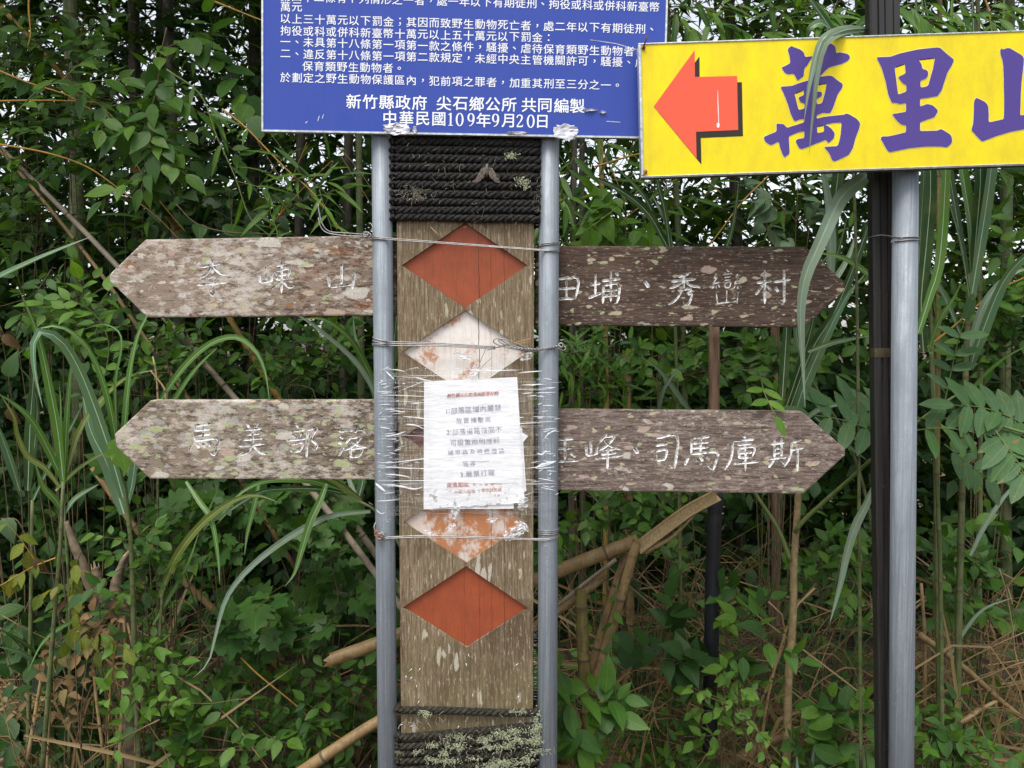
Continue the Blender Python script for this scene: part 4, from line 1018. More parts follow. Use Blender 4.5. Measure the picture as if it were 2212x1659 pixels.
for px, py, w, h, rt, sd in ((1131, 1090, 28, 20, .6, 3), (983, 1106, 36, 16, 1.0, 6), (1000, 768, 44, 16, -.2, 2), (1026, 802, 30, 20, .9, 9), (1137, 770, 30, 16, .3, 12), (1110, 1150, 46, 30, .5, 15), (1128, 1135, 34, 16, -.6, 21), (975, 1140, 24, 18, .4, 25), (930, 1150, 30, 10, -.3, 28), (1062, 1123, 24, 12, .2, 31)):
    scrap('film_tatter', film_t, px, py, 1.757, w, h, 'tatter', rt, sd)

tw = thing('straw', 'yellow split straw caught in the wire over the white diamond', 'straw', U(1110, 745, 1.752))
mb = MB()
for a, b, w in (((1052, 757), (1147, 731), .0035), ((1075, 751), (1147, 738), .003), ((1030, 800), (1050, 752), .0016), ((1030, 806), (1062, 772), .0012)):
    ribbon(mb, [U(*a, 1.7535), U((a[0] + b[0]) / 2, (a[1] + b[1]) / 2 - 1, 1.753), U(*b, 1.752)], [w * .4, w, w * .9])
mb.build('straw_blade', 'culm_tan', tw, smooth=False)
tw = thing('straw', 'pale straw piece stuck on the left edge of the upper red diamond', 'straw', U(942, 503, 1.757))
mb = MB(); tube(mb, UU([(930, 490), (942, 503), (954, 517)], 1.757), [.0012, .0018, .0007], 5); mb.build('straw_blade', 'culm_tan', tw)

# a moth resting on the rope
def moth():
    t = thing('moth', 'mottled brown moth resting on the black rope with wings spread', 'moth', U(1052, 378, 1.744))
    c = U(1052, 360, 1.7425); k = PXM(1.744)
    mb = MB(); pts = [c + Vector((dx * k, dy, -dz * k)) for dx, dy, dz in ((0, 0, -6), (0, -.0015, -1), (0, -.002, 5), (0, -.001, 13), (0, .001, 22))]
    tube(mb, pts, [.0016, .0032, .0034, .0026, .0008], 10)
    body = mb.build('body', 'moth_body', t)
    for sx in (-1, 1):
        for nm, poly in (('forewing', [(1, 1, 0), (9, 3, -.002), (18, 22, -.003), (23, 33, -.001), (17, 34, -.002), (11, 30, -.003), (5, 22, -.003), (1, 8, -.002)]), ('hindwing', [(2, 9, .001), (8, 18, 0), (12, 28, .0005), (8, 27, 0), (4, 22, 0)])):
            mb = MB(); mid = (9 * sx if nm == 'forewing' else 6 * sx, 19)
            vs = [c + Vector((mid[0] * k, -.0045 if nm == 'forewing' else -.001, -mid[1] * k))] + [c + Vector((sx * x * 1.25 * k, y, -z * k)) for x, z, y in poly]
            n = len(poly); mb.add(vs, [[0, i + 1, (i + 1) % n + 1] for i in range(n)])
            mb.build(nm, 'moth', t, smooth=True)
    mb = MB()
    for sx in (-1, 1): tube(mb, spline([c + Vector((sx * 1 * k, -.001, 6 * k)), c + Vector((sx * 5 * k, -.003, 9 * k)), c + Vector((sx * 10 * k, -.002, 8 * k))], 7), .00022, 4)
    mb.build('antenna', 'moth_body', t)
moth()

# ------------------------------------------------------------------ yellow direction sign
YY = 1.69
tl, bl2 = U(1381, 93, YY), U(1385.5, 385, YY)
YANG = R(1.9); ux = Vector((math.cos(YANG), 0, math.sin(YANG))); uz = Vector((-ux.z, 0, ux.x))
WY, HY = 1.30, (tl - bl2).dot(uz)
yel = thing('direction_sign', 'yellow direction sign with a red arrow and purple Chinese characters on a grey pole', 'direction sign', (U(1950, 829, 1.742).x, 1.742, 0))
PY = lambda a, b, y: bl2 + ux * a + uz * b + Vector((0, y, 0))
mb = MB(); e = .006; slab(mb, e, WY - e, e * .8, HY - e * .6, .0015, .016, PY); o = mb.build('sign_panel', 'yellow', yel, smooth=False); fix_normals(o)
mb = MB()
slab(mb, 0, WY, HY - e * .6, HY, -.0005, .022, PY, 0); slab(mb, 0, WY, 0, e * .8, -.0005, .022, PY, 1); slab(mb, 0, e, e * .8, HY - e * .6, -.001, .022, PY, 0); slab(mb, WY - e, WY, e * .8, HY - e * .6, -.001, .022, PY, 0)
o = mb.build('sign_frame', ['alu', 'alu_dark'], yel, smooth=False); fix_normals(o, .0015, 2)
def flat_curve(name, loops, Y, mat, parent):
    """filled outline with holes, in the x,z plane"""
    c = bpy.data.curves.new(name, 'CURVE'); c.dimensions = '2D'; c.fill_mode = 'BOTH'
    for lp in loops:
        s = c.splines.new('POLY'); s.points.add(len(lp) - 1); s.use_cyclic_u = True
        for q, p in zip(s.points, lp): q.co = (p.x, p.z, 0, 1)
    o = bpy.data.objects.new(name, c); COL.objects.link(o); dg = bpy.context.evaluated_depsgraph_get(); dg.update()
    m = o.evaluated_get(dg).to_mesh(); mb = MB()
    mb.add([(v.co.x, Y, v.co.y) for v in m.vertices], [list(p.vertices) for p in m.polygons])
    bpy.data.objects.remove(o); bpy.data.curves.remove(c)
    return mb.build(name, mat, parent, smooth=False)
def smooth_loop(lp, it=1):
    for _ in range(it):
        out = []
        for i in range(len(lp)):
            a, b = Vector(lp[i]), Vector(lp[(i + 1) % len(lp)])
            if (b - a).length < .05 * 0 + .0012: out += [a]
            else: d = min(.0022, (b - a).length * .3); n = (b - a).normalized(); out += [a + n * d, b - n * d]
        lp = out
    return lp
AR = [(583, 432), (586, 664), (950, 655), (960, 1122), (595, 1138), (600, 1367), (230, 918)]
A = lambda dx, dy, Y: [U(1354.9 + (x + dx) * .25, (y + dy) * .25, Y) for x, y in AR]
flat_curve('arrow_shadow', [A(42, 53, YY)], YY + .0011, 'black', yel)
flat_curve('arrow', [A(0, 0, YY)], YY + .0007, 'red', yel)
mb = MB(); ribbon(mb, [U(1354.9 + x * .25, y * .25, YY + .0004) for x, y in ((783, 780), (784, 880), (788, 980), (790, 1060), (786, 1100))], [.0006, .0018, .0017, .0016, .0026]); ribbon(mb, [U(1354.9 + x * .25, y * .25, YY + .0003) for x, y in ((783, 1062), (786, 1080), (785, 1102))], [.004, .0068, .004]); mb.build('bird_dropping', 'drip', yel, smooth=False)
f1 = lambda L: [U(1636.9 + x * .16666, 82.95 + y * .16666, YY) for x, y in L]
f2 = lambda L: [U(1769.6 + x * .25, y * .25, YY) for x, y in L]
f3 = lambda L: [U(2079.3 + x * .15, 82.95 + y * .15, YY) for x, y in L]
WAN = [f1([(415, 105), (470, 110), (560, 145), (605, 190), (610, 240), (715, 228), (680, 290), (640, 350), (605, 385), (595, 490), (515, 545), (470, 455), (390, 465), (345, 440), (308, 372), (340, 365), (425, 318), (410, 210), (388, 145)]),
       f1([(760, 125), (800, 95), (900, 60), (960, 65), (1000, 95), (1015, 140), (1015, 192), (1055, 178), (1120, 188), (1175, 205), (1203, 240), (1175, 285), (1090, 330), (920, 375), (850, 445), (800, 497), (930, 480), (970, 488), (1040, 545), (1105, 590), (1095, 640), (1040, 720), (1010, 800), (985, 880), (945, 965), (890, 970), (845, 962), (765, 995), (762, 1040), (880, 1012), (1120, 988), (1150, 970), (1190, 985), (1290, 1045), (1330, 1095), (1315, 1170), (1270, 1290), (1235, 1420), (1180, 1510), (1000, 1595), (968, 1580), (930, 1490), (860, 1405), (1035, 1395), (1060, 1330), (1080, 1220), (1088, 1090), (980, 1095), (860, 1120), (905, 1130), (960, 1170), (1000, 1230), (990, 1290), (925, 1355), (905, 1345), (885, 1312), (700, 1385), (590, 1428), (545, 1432), (490, 1335), (510, 1305), (605, 1290), (605, 1197), (500, 1225), (403, 1270), (410, 1400), (415, 1490), (350, 1543), (325, 1510), (290, 1410), (272, 1335), (180, 1382), (140, 1372), (90, 1325), (75, 1278), (245, 1205), (245, 1098), (280, 1105), (340, 1110), (378, 1158), (500, 1120), (605, 1085), (605, 1042), (540, 1048), (490, 1075), (460, 1050), (430, 980), (390, 850), (345, 730), (298, 632), (320, 622), (440, 615), (560, 570), (700, 530), (712, 470), (735, 300)])]
WANH = [f1([(478, 715), (595, 665), (602, 733), (525, 765), (560, 830), (608, 838), (608, 905), (530, 928)]), f1([(768, 600), (893, 580), (885, 660), (835, 838), (765, 855), (762, 785), (835, 745), (832, 695), (800, 684), (762, 692)]), f1([(768, 1140), (857, 1125), (862, 1208), (772, 1228)])]
LI = [f2([(497, 500), (520, 492), (615, 490), (700, 460), (860, 425), (1020, 408), (1045, 410), (1090, 452), (1168, 515), (1150, 560), (1110, 625), (1085, 700), (1060, 780), (1025, 830), (975, 838), (873, 853), (873, 920), (935, 897), (985, 910), (1030, 955), (1000, 1010), (873, 1055), (873, 1132), (1025, 1128), (1050, 1112), (1085, 1130), (1140, 1165), (1153, 1215), (1140, 1245), (1105, 1273), (1050, 1265), (930, 1265), (780, 1280), (612, 1315), (590, 1300), (530, 1195), (545, 1178), (600, 1178), (752, 1142), (752, 1080), (715, 1078), (680, 1050), (630, 985), (752, 965), (752, 888), (700, 900), (660, 885), (630, 890), (600, 825), (575, 700), (540, 580)])]
LIH = [f2([(653, 582), (742, 550), (750, 632), (682, 665), (725, 722), (755, 733), (755, 790), (683, 816)]), f2([(862, 515), (1003, 498), (985, 590), (945, 735), (920, 750), (876, 755), (876, 697), (930, 675), (945, 640), (940, 612), (920, 600), (892, 595), (888, 560)])]
SAN = [f3([(550, 150), (590, 157), (655, 135), (690, 142), (840, 230), (870, 255), (888, 290), (882, 370), (855, 600), (842, 800), (832, 1110), (900, 1098), (1150, 1055), (1165, 900), (1150, 830), (1175, 790), (1240, 800), (1350, 870), (1375, 920), (1350, 1040), (1330, 1200), (1300, 1330), (1230, 1370), (1150, 1290), (900, 1305), (690, 1345), (480, 1410), (285, 1485), (255, 1460), (128, 1318), (155, 1230), (165, 1060), (170, 900), (190, 860), (215, 857), (340, 920), (370, 970), (380, 1080), (378, 1195), (400, 1205), (470, 1190), (598, 1160), (603, 900), (595, 560), (590, 400), (575, 300), (548, 230), (545, 175)])]
for outs, holes in ((WAN, WANH), (LI, LIH), (SAN, [])):
    loops = [smooth_loop(l) for l in outs + holes]
    o = flat_curve('character', loops, YY + .0006, 'purple', yel)
    mb = MB()
    for lp in loops: ribbon(mb, [Vector((p.x, YY + .0010, p.z)) for p in lp + lp[:2]], .0024)
    mb.build('outline', 'pale', o, smooth=False)
mb = MB()                                                     # nails at the left corners
for (a, b) in (((1398, 78), (1390, 103)), ((1390, 378), (1394, 371))):
    pa, pb_ = U(*a, YY - .018), U(*b, YY - .001); tube(mb, [pa, pb_], .0016, 6); tube(mb, [pb_ + Vector((0, .0005, 0)), pb_ - Vector((0, .0012, 0))], .0045, 8); mb.build('nail', 'nail', yel); mb = MB()
mb = MB(); p0, p1 = U(1946, 1760, 1.742), U(1956, 372, 1.742)
d = (p1 - p0).normalized(); tube(mb, [p0 - d * .72, p0 + d * .5, p1 + d * .22], .0268, 32)
mb.build('steel_pole', 'steel', yel)

# ------------------------------------------------------------------ black ribbed post
bp = thing('ribbed_post', 'black ribbed plastic post standing behind the grey pole of the yellow sign', 'post', (U(1920, 829, 1.81).x, 1.81, 0))
a0, a1 = U(1901, 1659, 1.785), U(1880, 0, 1.785); d = (a1 - a0).normalized()
PROF = [(0, .004), (.004, 0), (.016, 0), (.018, .004), (.021, .004), (.023, 0), (.036, 0), (.037, .003), (.039, .003), (.040, 0), (.058, 0), (.059, .003), (.061, .003), (.063, 0), (.077, 0), (.081, .005), (.081, .05), (.076, .055), (.005, .055), (0, .05)]
mb = MB(); vs = []
for t in (-.75, (a1 - a0).length + .5):
    q = a0 + d * t
    vs += [q + Vector((x * .85, y * (.55 if y > .01 else 1), 0)) for x, y in PROF]
n = len(PROF); mb.add(vs, [[i, (i + 1) % n, n + (i + 1) % n, n + i] for i in range(n)] + [list(range(n))[::-1], list(range(n, 2 * n))])
o = mb.build('post_profile', 'postblack', bp, smooth=False); fix_normals(o)
mb = MB(); q0, q1 = a0 + d * ((1659 - 744) * PXM(1.785)), a0 + d * ((1659 - 724) * PXM(1.785))
mb.add([q0 + Vector((-.0006, .02, 0)), q0 + Vector((-.0006, -.0008, 0)), q0 + Vector((.045, -.0008, 0)), q1 + Vector((-.0006, .02, 0)), q1 + Vector((-.0006, -.0008, 0)), q1 + Vector((.045, -.0008, 0))], [[0, 1, 4, 3], [1, 2, 5, 4]])
mb.build('tape_band', 'tape', bp, smooth=False)
w4 = thing('wire_tie', 'thin steel wire binding the grey pole of the yellow sign to the black post', 'wire', U(1930, 510, 1.715))
mb = MB(); gc = p0 + d * 0; 
def gp(y): 
    t = (1760 - y) / (1760 - 372); return p0.lerp(p1, t)
c = gp(509); r4 = .0268 + RW
left = U(1876, 511, 1.784)
tube(mb, spline([left + Vector((.012, .03, 0)), left + Vector((.010, -.002, 0)), U(1905, 508, 1.768)] + [c + Vector((r4 * math.sin(a), -r4 * math.cos(a), 0)) for a in np.linspace(-.9, 2., 9)], 40), RW, 6)
tube(mb, [c + Vector((r4 * math.sin(a), -r4 * math.cos(a), -.004 - .004 * (1 - (a + 1.3) / 3.3))) for a in np.linspace(-1.3, 2., 14)], RW, 6)
tube(mb, UU([(1930, 517, 1.745), (1925, 524, 1.74)]), RW, 6)
mb.build('tie_strand', 'wire', w4)
# ------------------------------------------------------------------ plants: canes with long strap leaves
def gz(x, y): return -.0
def plant(name, label, cat, px, Y, group=None):
    p = U(px, 829, Y); return thing(name, label, cat, (p.x, Y, 0), group)
def cane(name, label, px, Y, stems, blades, group=None, cat='cane grass', stem_mat='culm_green'):
    t = plant(name, label, cat, px, Y, group)
    for pts, r in stems:
        mb = MB(); culm(mb, UU(pts, Y), r, r * .7, inter=.16, sides=8, start=.05); mb.build('stem', [stem_mat, 'node'], t)
    for spec in blades:
        pts, w, mat, y0, y1 = spec[:5]; face = spec[5] if len(spec) > 5 else (rnd.uniform(-.35, .35), -1, rnd.uniform(.1, .5))
        n = len(pts); mb = MB()
        blade(mb, [U(p[0], p[1], p[2] if len(p) > 2 else y0 + (y1 - y0) * i / (n - 1)) for i, p in enumerate(pts)], w, face=face, n=22)
        mb.build('blade', [mat, 'midrib'], t)
    return t
cane('cane_grass', 'upright green cane grass at the left, its tallest blade cut off at the tip', 137, 2.1,
     [([(92, 1659), (112, 1400), (130, 1180), (137, 1040)], .007)],
     [([(137, 1045), (126, 940), (110, 850), (86, 740), (62, 672), (40, 624)], .022, 'blade', 2.1, 2.0), ([(140, 1040), (143, 930), (150, 830), (160, 744)], .013, 'blade', 2.1, 2.12), ([(140, 1035), (170, 935), (212, 872), (275, 815), (345, 797)], .014, 'blade_yellow', 2.1, 2.2),
      ([(132, 1030), (100, 962), (66, 905), (25, 868), (-10, 848)], .016, 'blade', 2.1, 1.98), ([(128, 1050), (96, 1010), (60, 985), (38, 940), (30, 900), (0, 850)], .012, 'blade_yellow', 2.1, 2.0), ([(135, 1000), (132, 930), (131, 870), (128, 830)], .006, 'blade', 2.1, 2.12),
      ([(120, 1060), (160, 1020), (210, 985), (262, 960)], .008, 'blade_yellow', 2.1, 2.2)])
cane('cane_grass', 'cane grass with a broad white-ribbed blade arching left beside the lower left board tip', 262, 2.14,
     [([(300, 1659), (290, 1400), (283, 1180), (268, 1040)], .0085)],
     [([(266, 1075), (240, 985), (206, 885), (172, 800), (140, 745), (112, 722), (86, 716), (73, 740), (75, 800), (92, 880)], .029, 'blade_blue', 2.1, 1.98), ([(262, 1050), (243, 905), (216, 805), (182, 742), (142, 710), (104, 704), (80, 718), (70, 748)], .016, 'blade', 2.12, 2.02), ([(262, 1020), (270, 910), (281, 800), (299, 722), (317, 684), (330, 640)], .016, 'blade', 2.14, 2.2),
      ([(252, 940), (249, 830), (262, 752), (256, 716), (222, 700), (180, 712)], .006, 'blade', 2.14, 2.18), ([(268, 1110), (235, 1010), (196, 930), (178, 850)], .03, 'blade_blue', 2.18, 2.24), ([(272, 1100), (286, 1040), (293, 980), (296, 940)], .024, 'blade_blue', 2.2, 2.26), ([(270, 1060), (252, 990), (248, 940)], .012, 'blade', 2.12, 2.1)])
cane('cane_grass', 'dark blue-green cane grass at the left edge behind the bright cane blades', 60, 2.3,
     [([(60, 1659), (66, 1350), (70, 1080)], .007), ([(150, 1659), (150, 1300), (137, 1080)], .006)],
     [([(60, 1060), (65, 920), (72, 820), (74, 770)], .024, 'blade_dark', 2.3, 2.3), ([(42, 1060), (24, 1000), (-4, 925), (-30, 880)], .024, 'blade_blue', 2.3, 2.2), ([(72, 1080), (110, 1000), (150, 930), (190, 850)], .013, 'blade_dark', 2.3, 2.4), ([(138, 1110), (120, 1080), (94, 1050), (75, 1000)], .016, 'blade', 2.3, 2.25), ([(140, 1110), (165, 1075), (215, 1045)], .014, 'blade_blue', 2.3, 2.35), ([(50, 1400), (20, 1370), (-20, 1350)], .01, 'blade_dark', 2.3, 2.2), ([(90, 1420), (55, 1390), (0, 1360)], .014, 'blade_dark', 2.3, 2.2), ([(90, 1440), (45, 1410), (-10, 1395)], .012, 'blade_blue', 2.3, 2.2), ([(62, 1060), (80, 900), (70, 830), (40, 790)], .018, 'blade_dark', 2.36, 2.3)])
cane('cane_grass', 'cane grass bent over beneath the lower left arrow board near the left pole', 770, 2.35,
     [([(900, 1250), (830, 1120), (770, 1080)], .006)],
     [([(751, 1067), (694, 1057), (620, 1056), (560, 1064), (500, 1100), (470, 1130)], .014, 'blade_dark', 2.3, 2.1), ([(760, 1068), (690, 1042), (640, 1036), (570, 1040), (520, 1065), (480, 1110)], .015, 'blade', 2.3, 2.15), ([(800, 1105), (740, 1110), (694, 1122), (617, 1165), (540, 1226), (490, 1290), (466, 1370), (450, 1430), (418, 1464)], .015, 'blade_grey', 2.3, 2.05), ([(705, 1045), (690, 1085), (671, 1126), (653, 1184), (636, 1238), (615, 1267)], .018, 'blade', 2.25, 2.1), ([(780, 1080), (740, 1050), (700, 1030), (650, 1025)], .014, 'blade_yellow', 2.3, 2.2), ([(770, 1075), (755, 1040), (745, 1000)], .012, 'blade_grey', 2.35, 2.4), ([(560, 1040), (550, 1090), (535, 1150), (528, 1200)], .012, 'blade', 2.25, 2.2), ([(775, 1075), (785, 1030), (782, 980)], .02, 'blade_dark', 2.4, 2.45)])
cane('cane_grass', 'yellow-green cane blade curving up from the shrubs below the lower left board', 352, 2.2, [([(330, 1659), (340, 1450), (352, 1260)], .006)],
     [([(345, 1290), (380, 1205), (430, 1138), (483, 1094), (530, 1072), (566, 1072), (600, 1085)], .018, 'blade_yellow', 2.2, 2.05), ([(345, 1280), (390, 1190), (440, 1120), (470, 1060)], .014, 'blade', 2.2, 2.2), ([(402, 1040), (428, 1080), (456, 1122), (470, 1196), (475, 1262)], .012, 'blade', 2.2, 2.1), ([(310, 1340), (260, 1322), (200, 1325), (150, 1345), (95, 1385), (60, 1450)], .012, 'blade', 2.2, 2.1), ([(330, 1350), (400, 1230), (430, 1150)], .01, 'blade', 2.2, 2.25)])
cane('cane_grass', 'cane grass fanning up behind the left arrow boards close to the left pole', 825, 2.35, [([(840, 1659), (835, 1300), (828, 880)], .007)],
     [([(835, 900), (822, 800), (815, 700), (812, 600)], .022, 'blade', 2.35, 2.35), ([(838, 900), (848, 780), (856, 690), (870, 600)], .018, 'blade_dark', 2.35, 2.35), ([(828, 880), (790, 790), (755, 730), (700, 690), (640, 690)], .016, 'blade', 2.32, 2.2), ([(826, 880), (775, 790), (700, 720), (640, 680), (590, 680)], .012, 'blade_grey', 2.3, 2.2), ([(822, 900), (800, 820), (770, 740), (762, 680)], .016, 'blade_blue', 2.35, 2.4)])
cane('cane_grass', 'single green cane blade arching over between the two left arrow boards', 340, 2.25, [([(345, 1659), (342, 1300), (340, 880)], .005)],
     [([(338, 900), (350, 860), (400, 790), (455, 742), (510, 728), (550, 755), (572, 800), (583, 870)], .016, 'blade', 2.25, 2.1), ([(340, 920), (372, 870), (420, 800), (470, 750)], .012, 'blade', 2.25, 2.3)])
tb = cane('cane_leaf', 'single cane leaf pointing up to the right at the left picture edge above the shrubs', -60, 2.05, [([(-160, 1659), (-140, 1000), (-100, 660)], .006)], [([(-100, 660), (-30, 612), (60, 568), (130, 538), (200, 510)], .015, 'blade_blue', 2.0, 2.1, (.2, -.8, .7))])
cane('cane_grass', 'big cane grass right of the grey pole with upright white-ribbed blades', 2092, 2.3,
     [([(2065, 1659), (2072, 1300), (2080, 1000), (2088, 740), (2096, 590)], .011), ([(2030, 1659), (2025, 1300), (2018, 900), (2008, 640)], .008)],
     [([(2102, 640), (2097, 492), (2078, 366), (2060, 250), (2052, 100), (2060, -60)], .033, 'blade', 2.3, 2.3), ([(2100, 600), (2112, 470), (2118, 366), (2110, 180), (2102, 40), (2100, -40)], .028, 'blade_dark', 2.3, 2.25), ([(2092, 680), (2122, 500), (2141, 366), (2158, 180), (2168, 20), (2170, -50)], .028, 'blade_blue', 2.28, 2.25), ([(2094, 640), (2074, 519), (2033, 385), (2000, 290)], .009, 'blade_dark', 2.25, 2.2),
      ([(2095, 800), (2112, 745), (2166, 612), (2225, 545), (2290, 500)], .03, 'blade_blue', 2.3, 2.2), ([(2074, 720), (2040, 640), (1996, 556), (1970, 480)], .015, 'blade_blue', 2.35, 2.4), ([(2094, 620), (2062, 440), (2040, 300), (2020, 120), (1989, -40)], .02, 'blade_dark', 2.4, 2.4), ([(2050, 930), (2100, 840), (2160, 780), (2230, 740)], .012, 'blade', 2.3, 2.2), ([(2090, 760), (2130, 650), (2190, 590), (2250, 580)], .018, 'blade_grey', 2.32, 2.3), ([(2096, 1200), (2130, 1130), (2180, 1060), (2230, 1020)], .012, 'blade_grey', 2.4, 2.4), ([(2050, 1420), (2085, 1360), (2125, 1315), (2190, 1290)], .01, 'blade_grey', 2.4, 2.4)])
cane('cane_grass', 'tall cane grass just right of the grey pole, its dark blades touching it', 2010, 2.2,
     [([(2035, 1659), (2030, 1200), (2010, 760)], .007)],
     [([(1995, 760), (1990, 650), (2004, 500), (2010, 372), (1990, 180), (1978, 0), (1976, -60)], .027, 'blade_dark', 2.2, 2.15), ([(1983, 720), (2008, 640), (2030, 560), (2043, 369), (2040, 220), (2030, 60)], .022, 'blade', 2.15, 2.2), ([(1990, 700), (1986, 560), (1996, 372), (2000, 200), (1993, 20), (1988, -40)], .017, 'blade_blue', 2.25, 2.25), ([(2005, 760), (2030, 690), (2062, 640), (2080, 600)], .011, 'blade', 2.25, 2.2)])
cane('cane_grass', 'cane grass whose long leaf hangs in front of the tip of the dark arrow board', 1740, 2.15,
     [([(1915, 1659), (1905, 1300), (1850, 1000), (1740, 800)], .006), ([(1912, 1659), (1900, 1100), (1890, 700)], .007)],
     [([(1900, 350, 1.9), (1873, 378, 1.82), (1822, 420, 1.76), (1794, 471, 1.73), (1766, 535, 1.72), (1742, 588, 1.715), (1731, 640, 1.715), (1729, 692, 1.72), (1733, 774, 1.73), (1739, 880, 1.74)], .027, 'blade_grey', 1.9, 1.7, (.25, -1, .35)),
      ([(1700, 900), (1752, 760), (1800, 680), (1846, 572), (1880, 470), (1896, 380)], .027, 'blade_dark', 2.15, 2.2), ([(1700, 960), (1735, 840), (1790, 715), (1830, 640), (1870, 590)], .026, 'blade_blue', 2.1, 2.15), ([(1690, 900), (1712, 840), (1750, 720), (1765, 640)], .024, 'blade_dark', 2.2, 2.2), ([(1690, 860), (1695, 780), (1699, 715), (1700, 640)], .022, 'blade_dark', 2.25, 2.25), ([(1900, 610), (1868, 586), (1824, 559), (1790, 550), (1760, 546)], .013, 'blade', 2.0, 2.0), ([(1793, 620), (1793, 500), (1786, 420), (1776, 372), (1760, 300)], .027, 'blade_grey', 2.2, 2.2), ([(1795, 640), (1800, 470), (1811, 372), (1815, 280), (1800, 100), (1740, -20)], .026, 'blade_dark', 2.25, 2.25), ([(1780, 640), (1830, 560), (1850, 500)], .013, 'blade_grey', 2.15, 2.2), ([(1745, 760), (1800, 740), (1880, 725)], .012, 'blade_blue', 2.1, 2.1), ([(1720, 920), (1780, 880), (1870, 870)], .011, 'blade_grey', 2.2, 2.2), ([(1893, 1040), (1868, 1096), (1848, 1135), (1829, 1196), (1815, 1262), (1792, 1348)], .017, 'blade_grey', 1.95, 1.95), ([(1760, 900), (1830, 960), (1880, 1000)], .014, 'blade_dark', 2.2, 2.1),
      ([(1720, 800), (1770, 640), (1805, 560), (1830, 470)], .018, 'blade_dark', 2.35, 2.4), ([(1740, 800), (1720, 700), (1760, 590), (1800, 540)], .02, 'blade_blue', 2.4, 2.4)])
cane('cane_leaf', 'split grey-green cane leaf draped over the top edge of the yellow sign', 1880, 1.85, [([(1900, 1659, 1.95), (1925, 700, 1.95), (1905, 120, 1.93), (1880, 62, 1.87)], .005)],
     [([(1878, 62, 1.86), (1838, 61, 1.74), (1805, 68, 1.675), (1778, 84, 1.662), (1763, 120, 1.66), (1752, 166, 1.66), (1744, 210, 1.662), (1737, 262, 1.666)], .0165, 'blade_grey', 1, 1, (-.3, -1, .3)), ([(1880, 63, 1.86), (1842, 65, 1.742), (1808, 74, 1.668), (1782, 93, 1.656), (1770, 130, 1.655), (1762, 180, 1.656), (1757, 230, 1.66), (1752, 280, 1.664), (1748, 334, 1.668)], .0155, 'blade_grey', 1, 1, (.3, -1, .3))])
cane('cane_leaf', 'dark narrow cane leaf slanting behind the top edge of the yellow sign', 1740, 2.0, [([(1860, 1659), (1850, 600), (1830, 110)], .005)], [([(1825, 110), (1780, 40), (1735, -20), (1700, -60)], .014, 'blade_dark', 1.95, 1.95), ([(1790, 60, 1.8), (1772, 50, 1.78), (1750, 62, 1.78), (1742, 90, 1.8)], .017, 'blade_blue', 1.8, 1.8)])
cane('cane_grass', 'fan of dark cane blades above the dark arrow board below the yellow sign', 1445, 2.4,
     [([(1470, 1659), (1468, 1100), (1455, 560)], .007)],
     [([(1440, 530), (1401, 462), (1349, 417), (1292, 388), (1240, 375)], .019, 'blade_dark', 2.4, 2.35), ([(1448, 540), (1436, 455), (1421, 394), (1410, 300)], .013, 'blade_dark', 2.4, 2.4), ([(1446, 540), (1420, 490), (1395, 430), (1340, 370), (1300, 340)], .014, 'blade_dark', 2.45, 2.4), ([(1450, 530), (1438, 480), (1408, 420)], .012, 'blade_grey', 2.42, 2.4), ([(1560, 560), (1580, 500), (1592, 430), (1595, 390)], .011, 'blade_dark', 2.4, 2.4), ([(1500, 900), (1470, 860), (1425, 800), (1385, 770)], .013, 'blade_grey', 2.4, 2.3), ([(1420, 900), (1435, 840), (1470, 790)], .011, 'blade_grey', 2.4, 2.3), ([(1240, 1010), (1300, 1090), (1330, 1060), (1350, 1030)], .008, 'blade_dark', 2.4, 2.3)])

# ------------------------------------------------------------------ bamboo: leaning, fallen and standing culms
def bamboo(name, label, pts, r0, r1, mat, inter=.3, jag_=0, group=None, cat='bamboo', Y=None, sides=14):
    P_ = UU(pts, Y); t = thing(name, label, cat, tuple(P_[0]), group)
    mb = MB(); culm(mb, P_, r0, r1, inter, sides, jag_); mb.build('culm', [mat, 'node'], t); return t
bamboo('bamboo_culm', 'grey-brown dead bamboo leaning from the upper left corner behind both left arrow boards', [(1010, 1500, 2.45), (790, 1211, 2.5), (720, 1119, 2.52), (510, 863, 2.6), (233, 553, 2.75), (0, 318, 2.9), (-150, 170, 3)], .0115, .008, 'culm_grey', .3)
bamboo('bamboo_culm', 'thin orange-brown dead bamboo running beside the thicker grey leaning bamboo', [(640, 1230, 2.75), (533, 1057, 2.75), (420, 880, 2.75), (310, 725, 2.78), (203, 571, 2.8), (43, 373, 2.85), (-60, 260, 2.9)], .008, .006, 'culm_brown', .26)
bamboo('bamboo_culm', 'yellow-brown bamboo leaning from the top left corner towards the upper left board', [(760, 1110, 3), (640, 920, 3), (548, 774, 3), (496, 687, 3), (383, 497, 3), (253, 317, 3), (143, 173, 3), (0, 13, 3), (-80, -70, 3)], .0125, .0085, 'culm_yellow', .3)
bamboo('bamboo_culm', 'orange bamboo low in the dark thicket below the lower left board', [(740, 1560, 2.9), (556, 1399, 2.85), (498, 1349, 2.8), (387, 1245, 2.75), (300, 1150, 2.7), (200, 1010, 2.7)], .014, .010, 'culm_brown', .34)
bamboo('bamboo_culm', 'dark leaning bamboo behind the left pole under the lower left board', [(900, 1330, 3.0), (800, 1180, 3.0), (700, 1050, 3), (600, 900, 3)], .015, .012, 'culm_grey', .3)
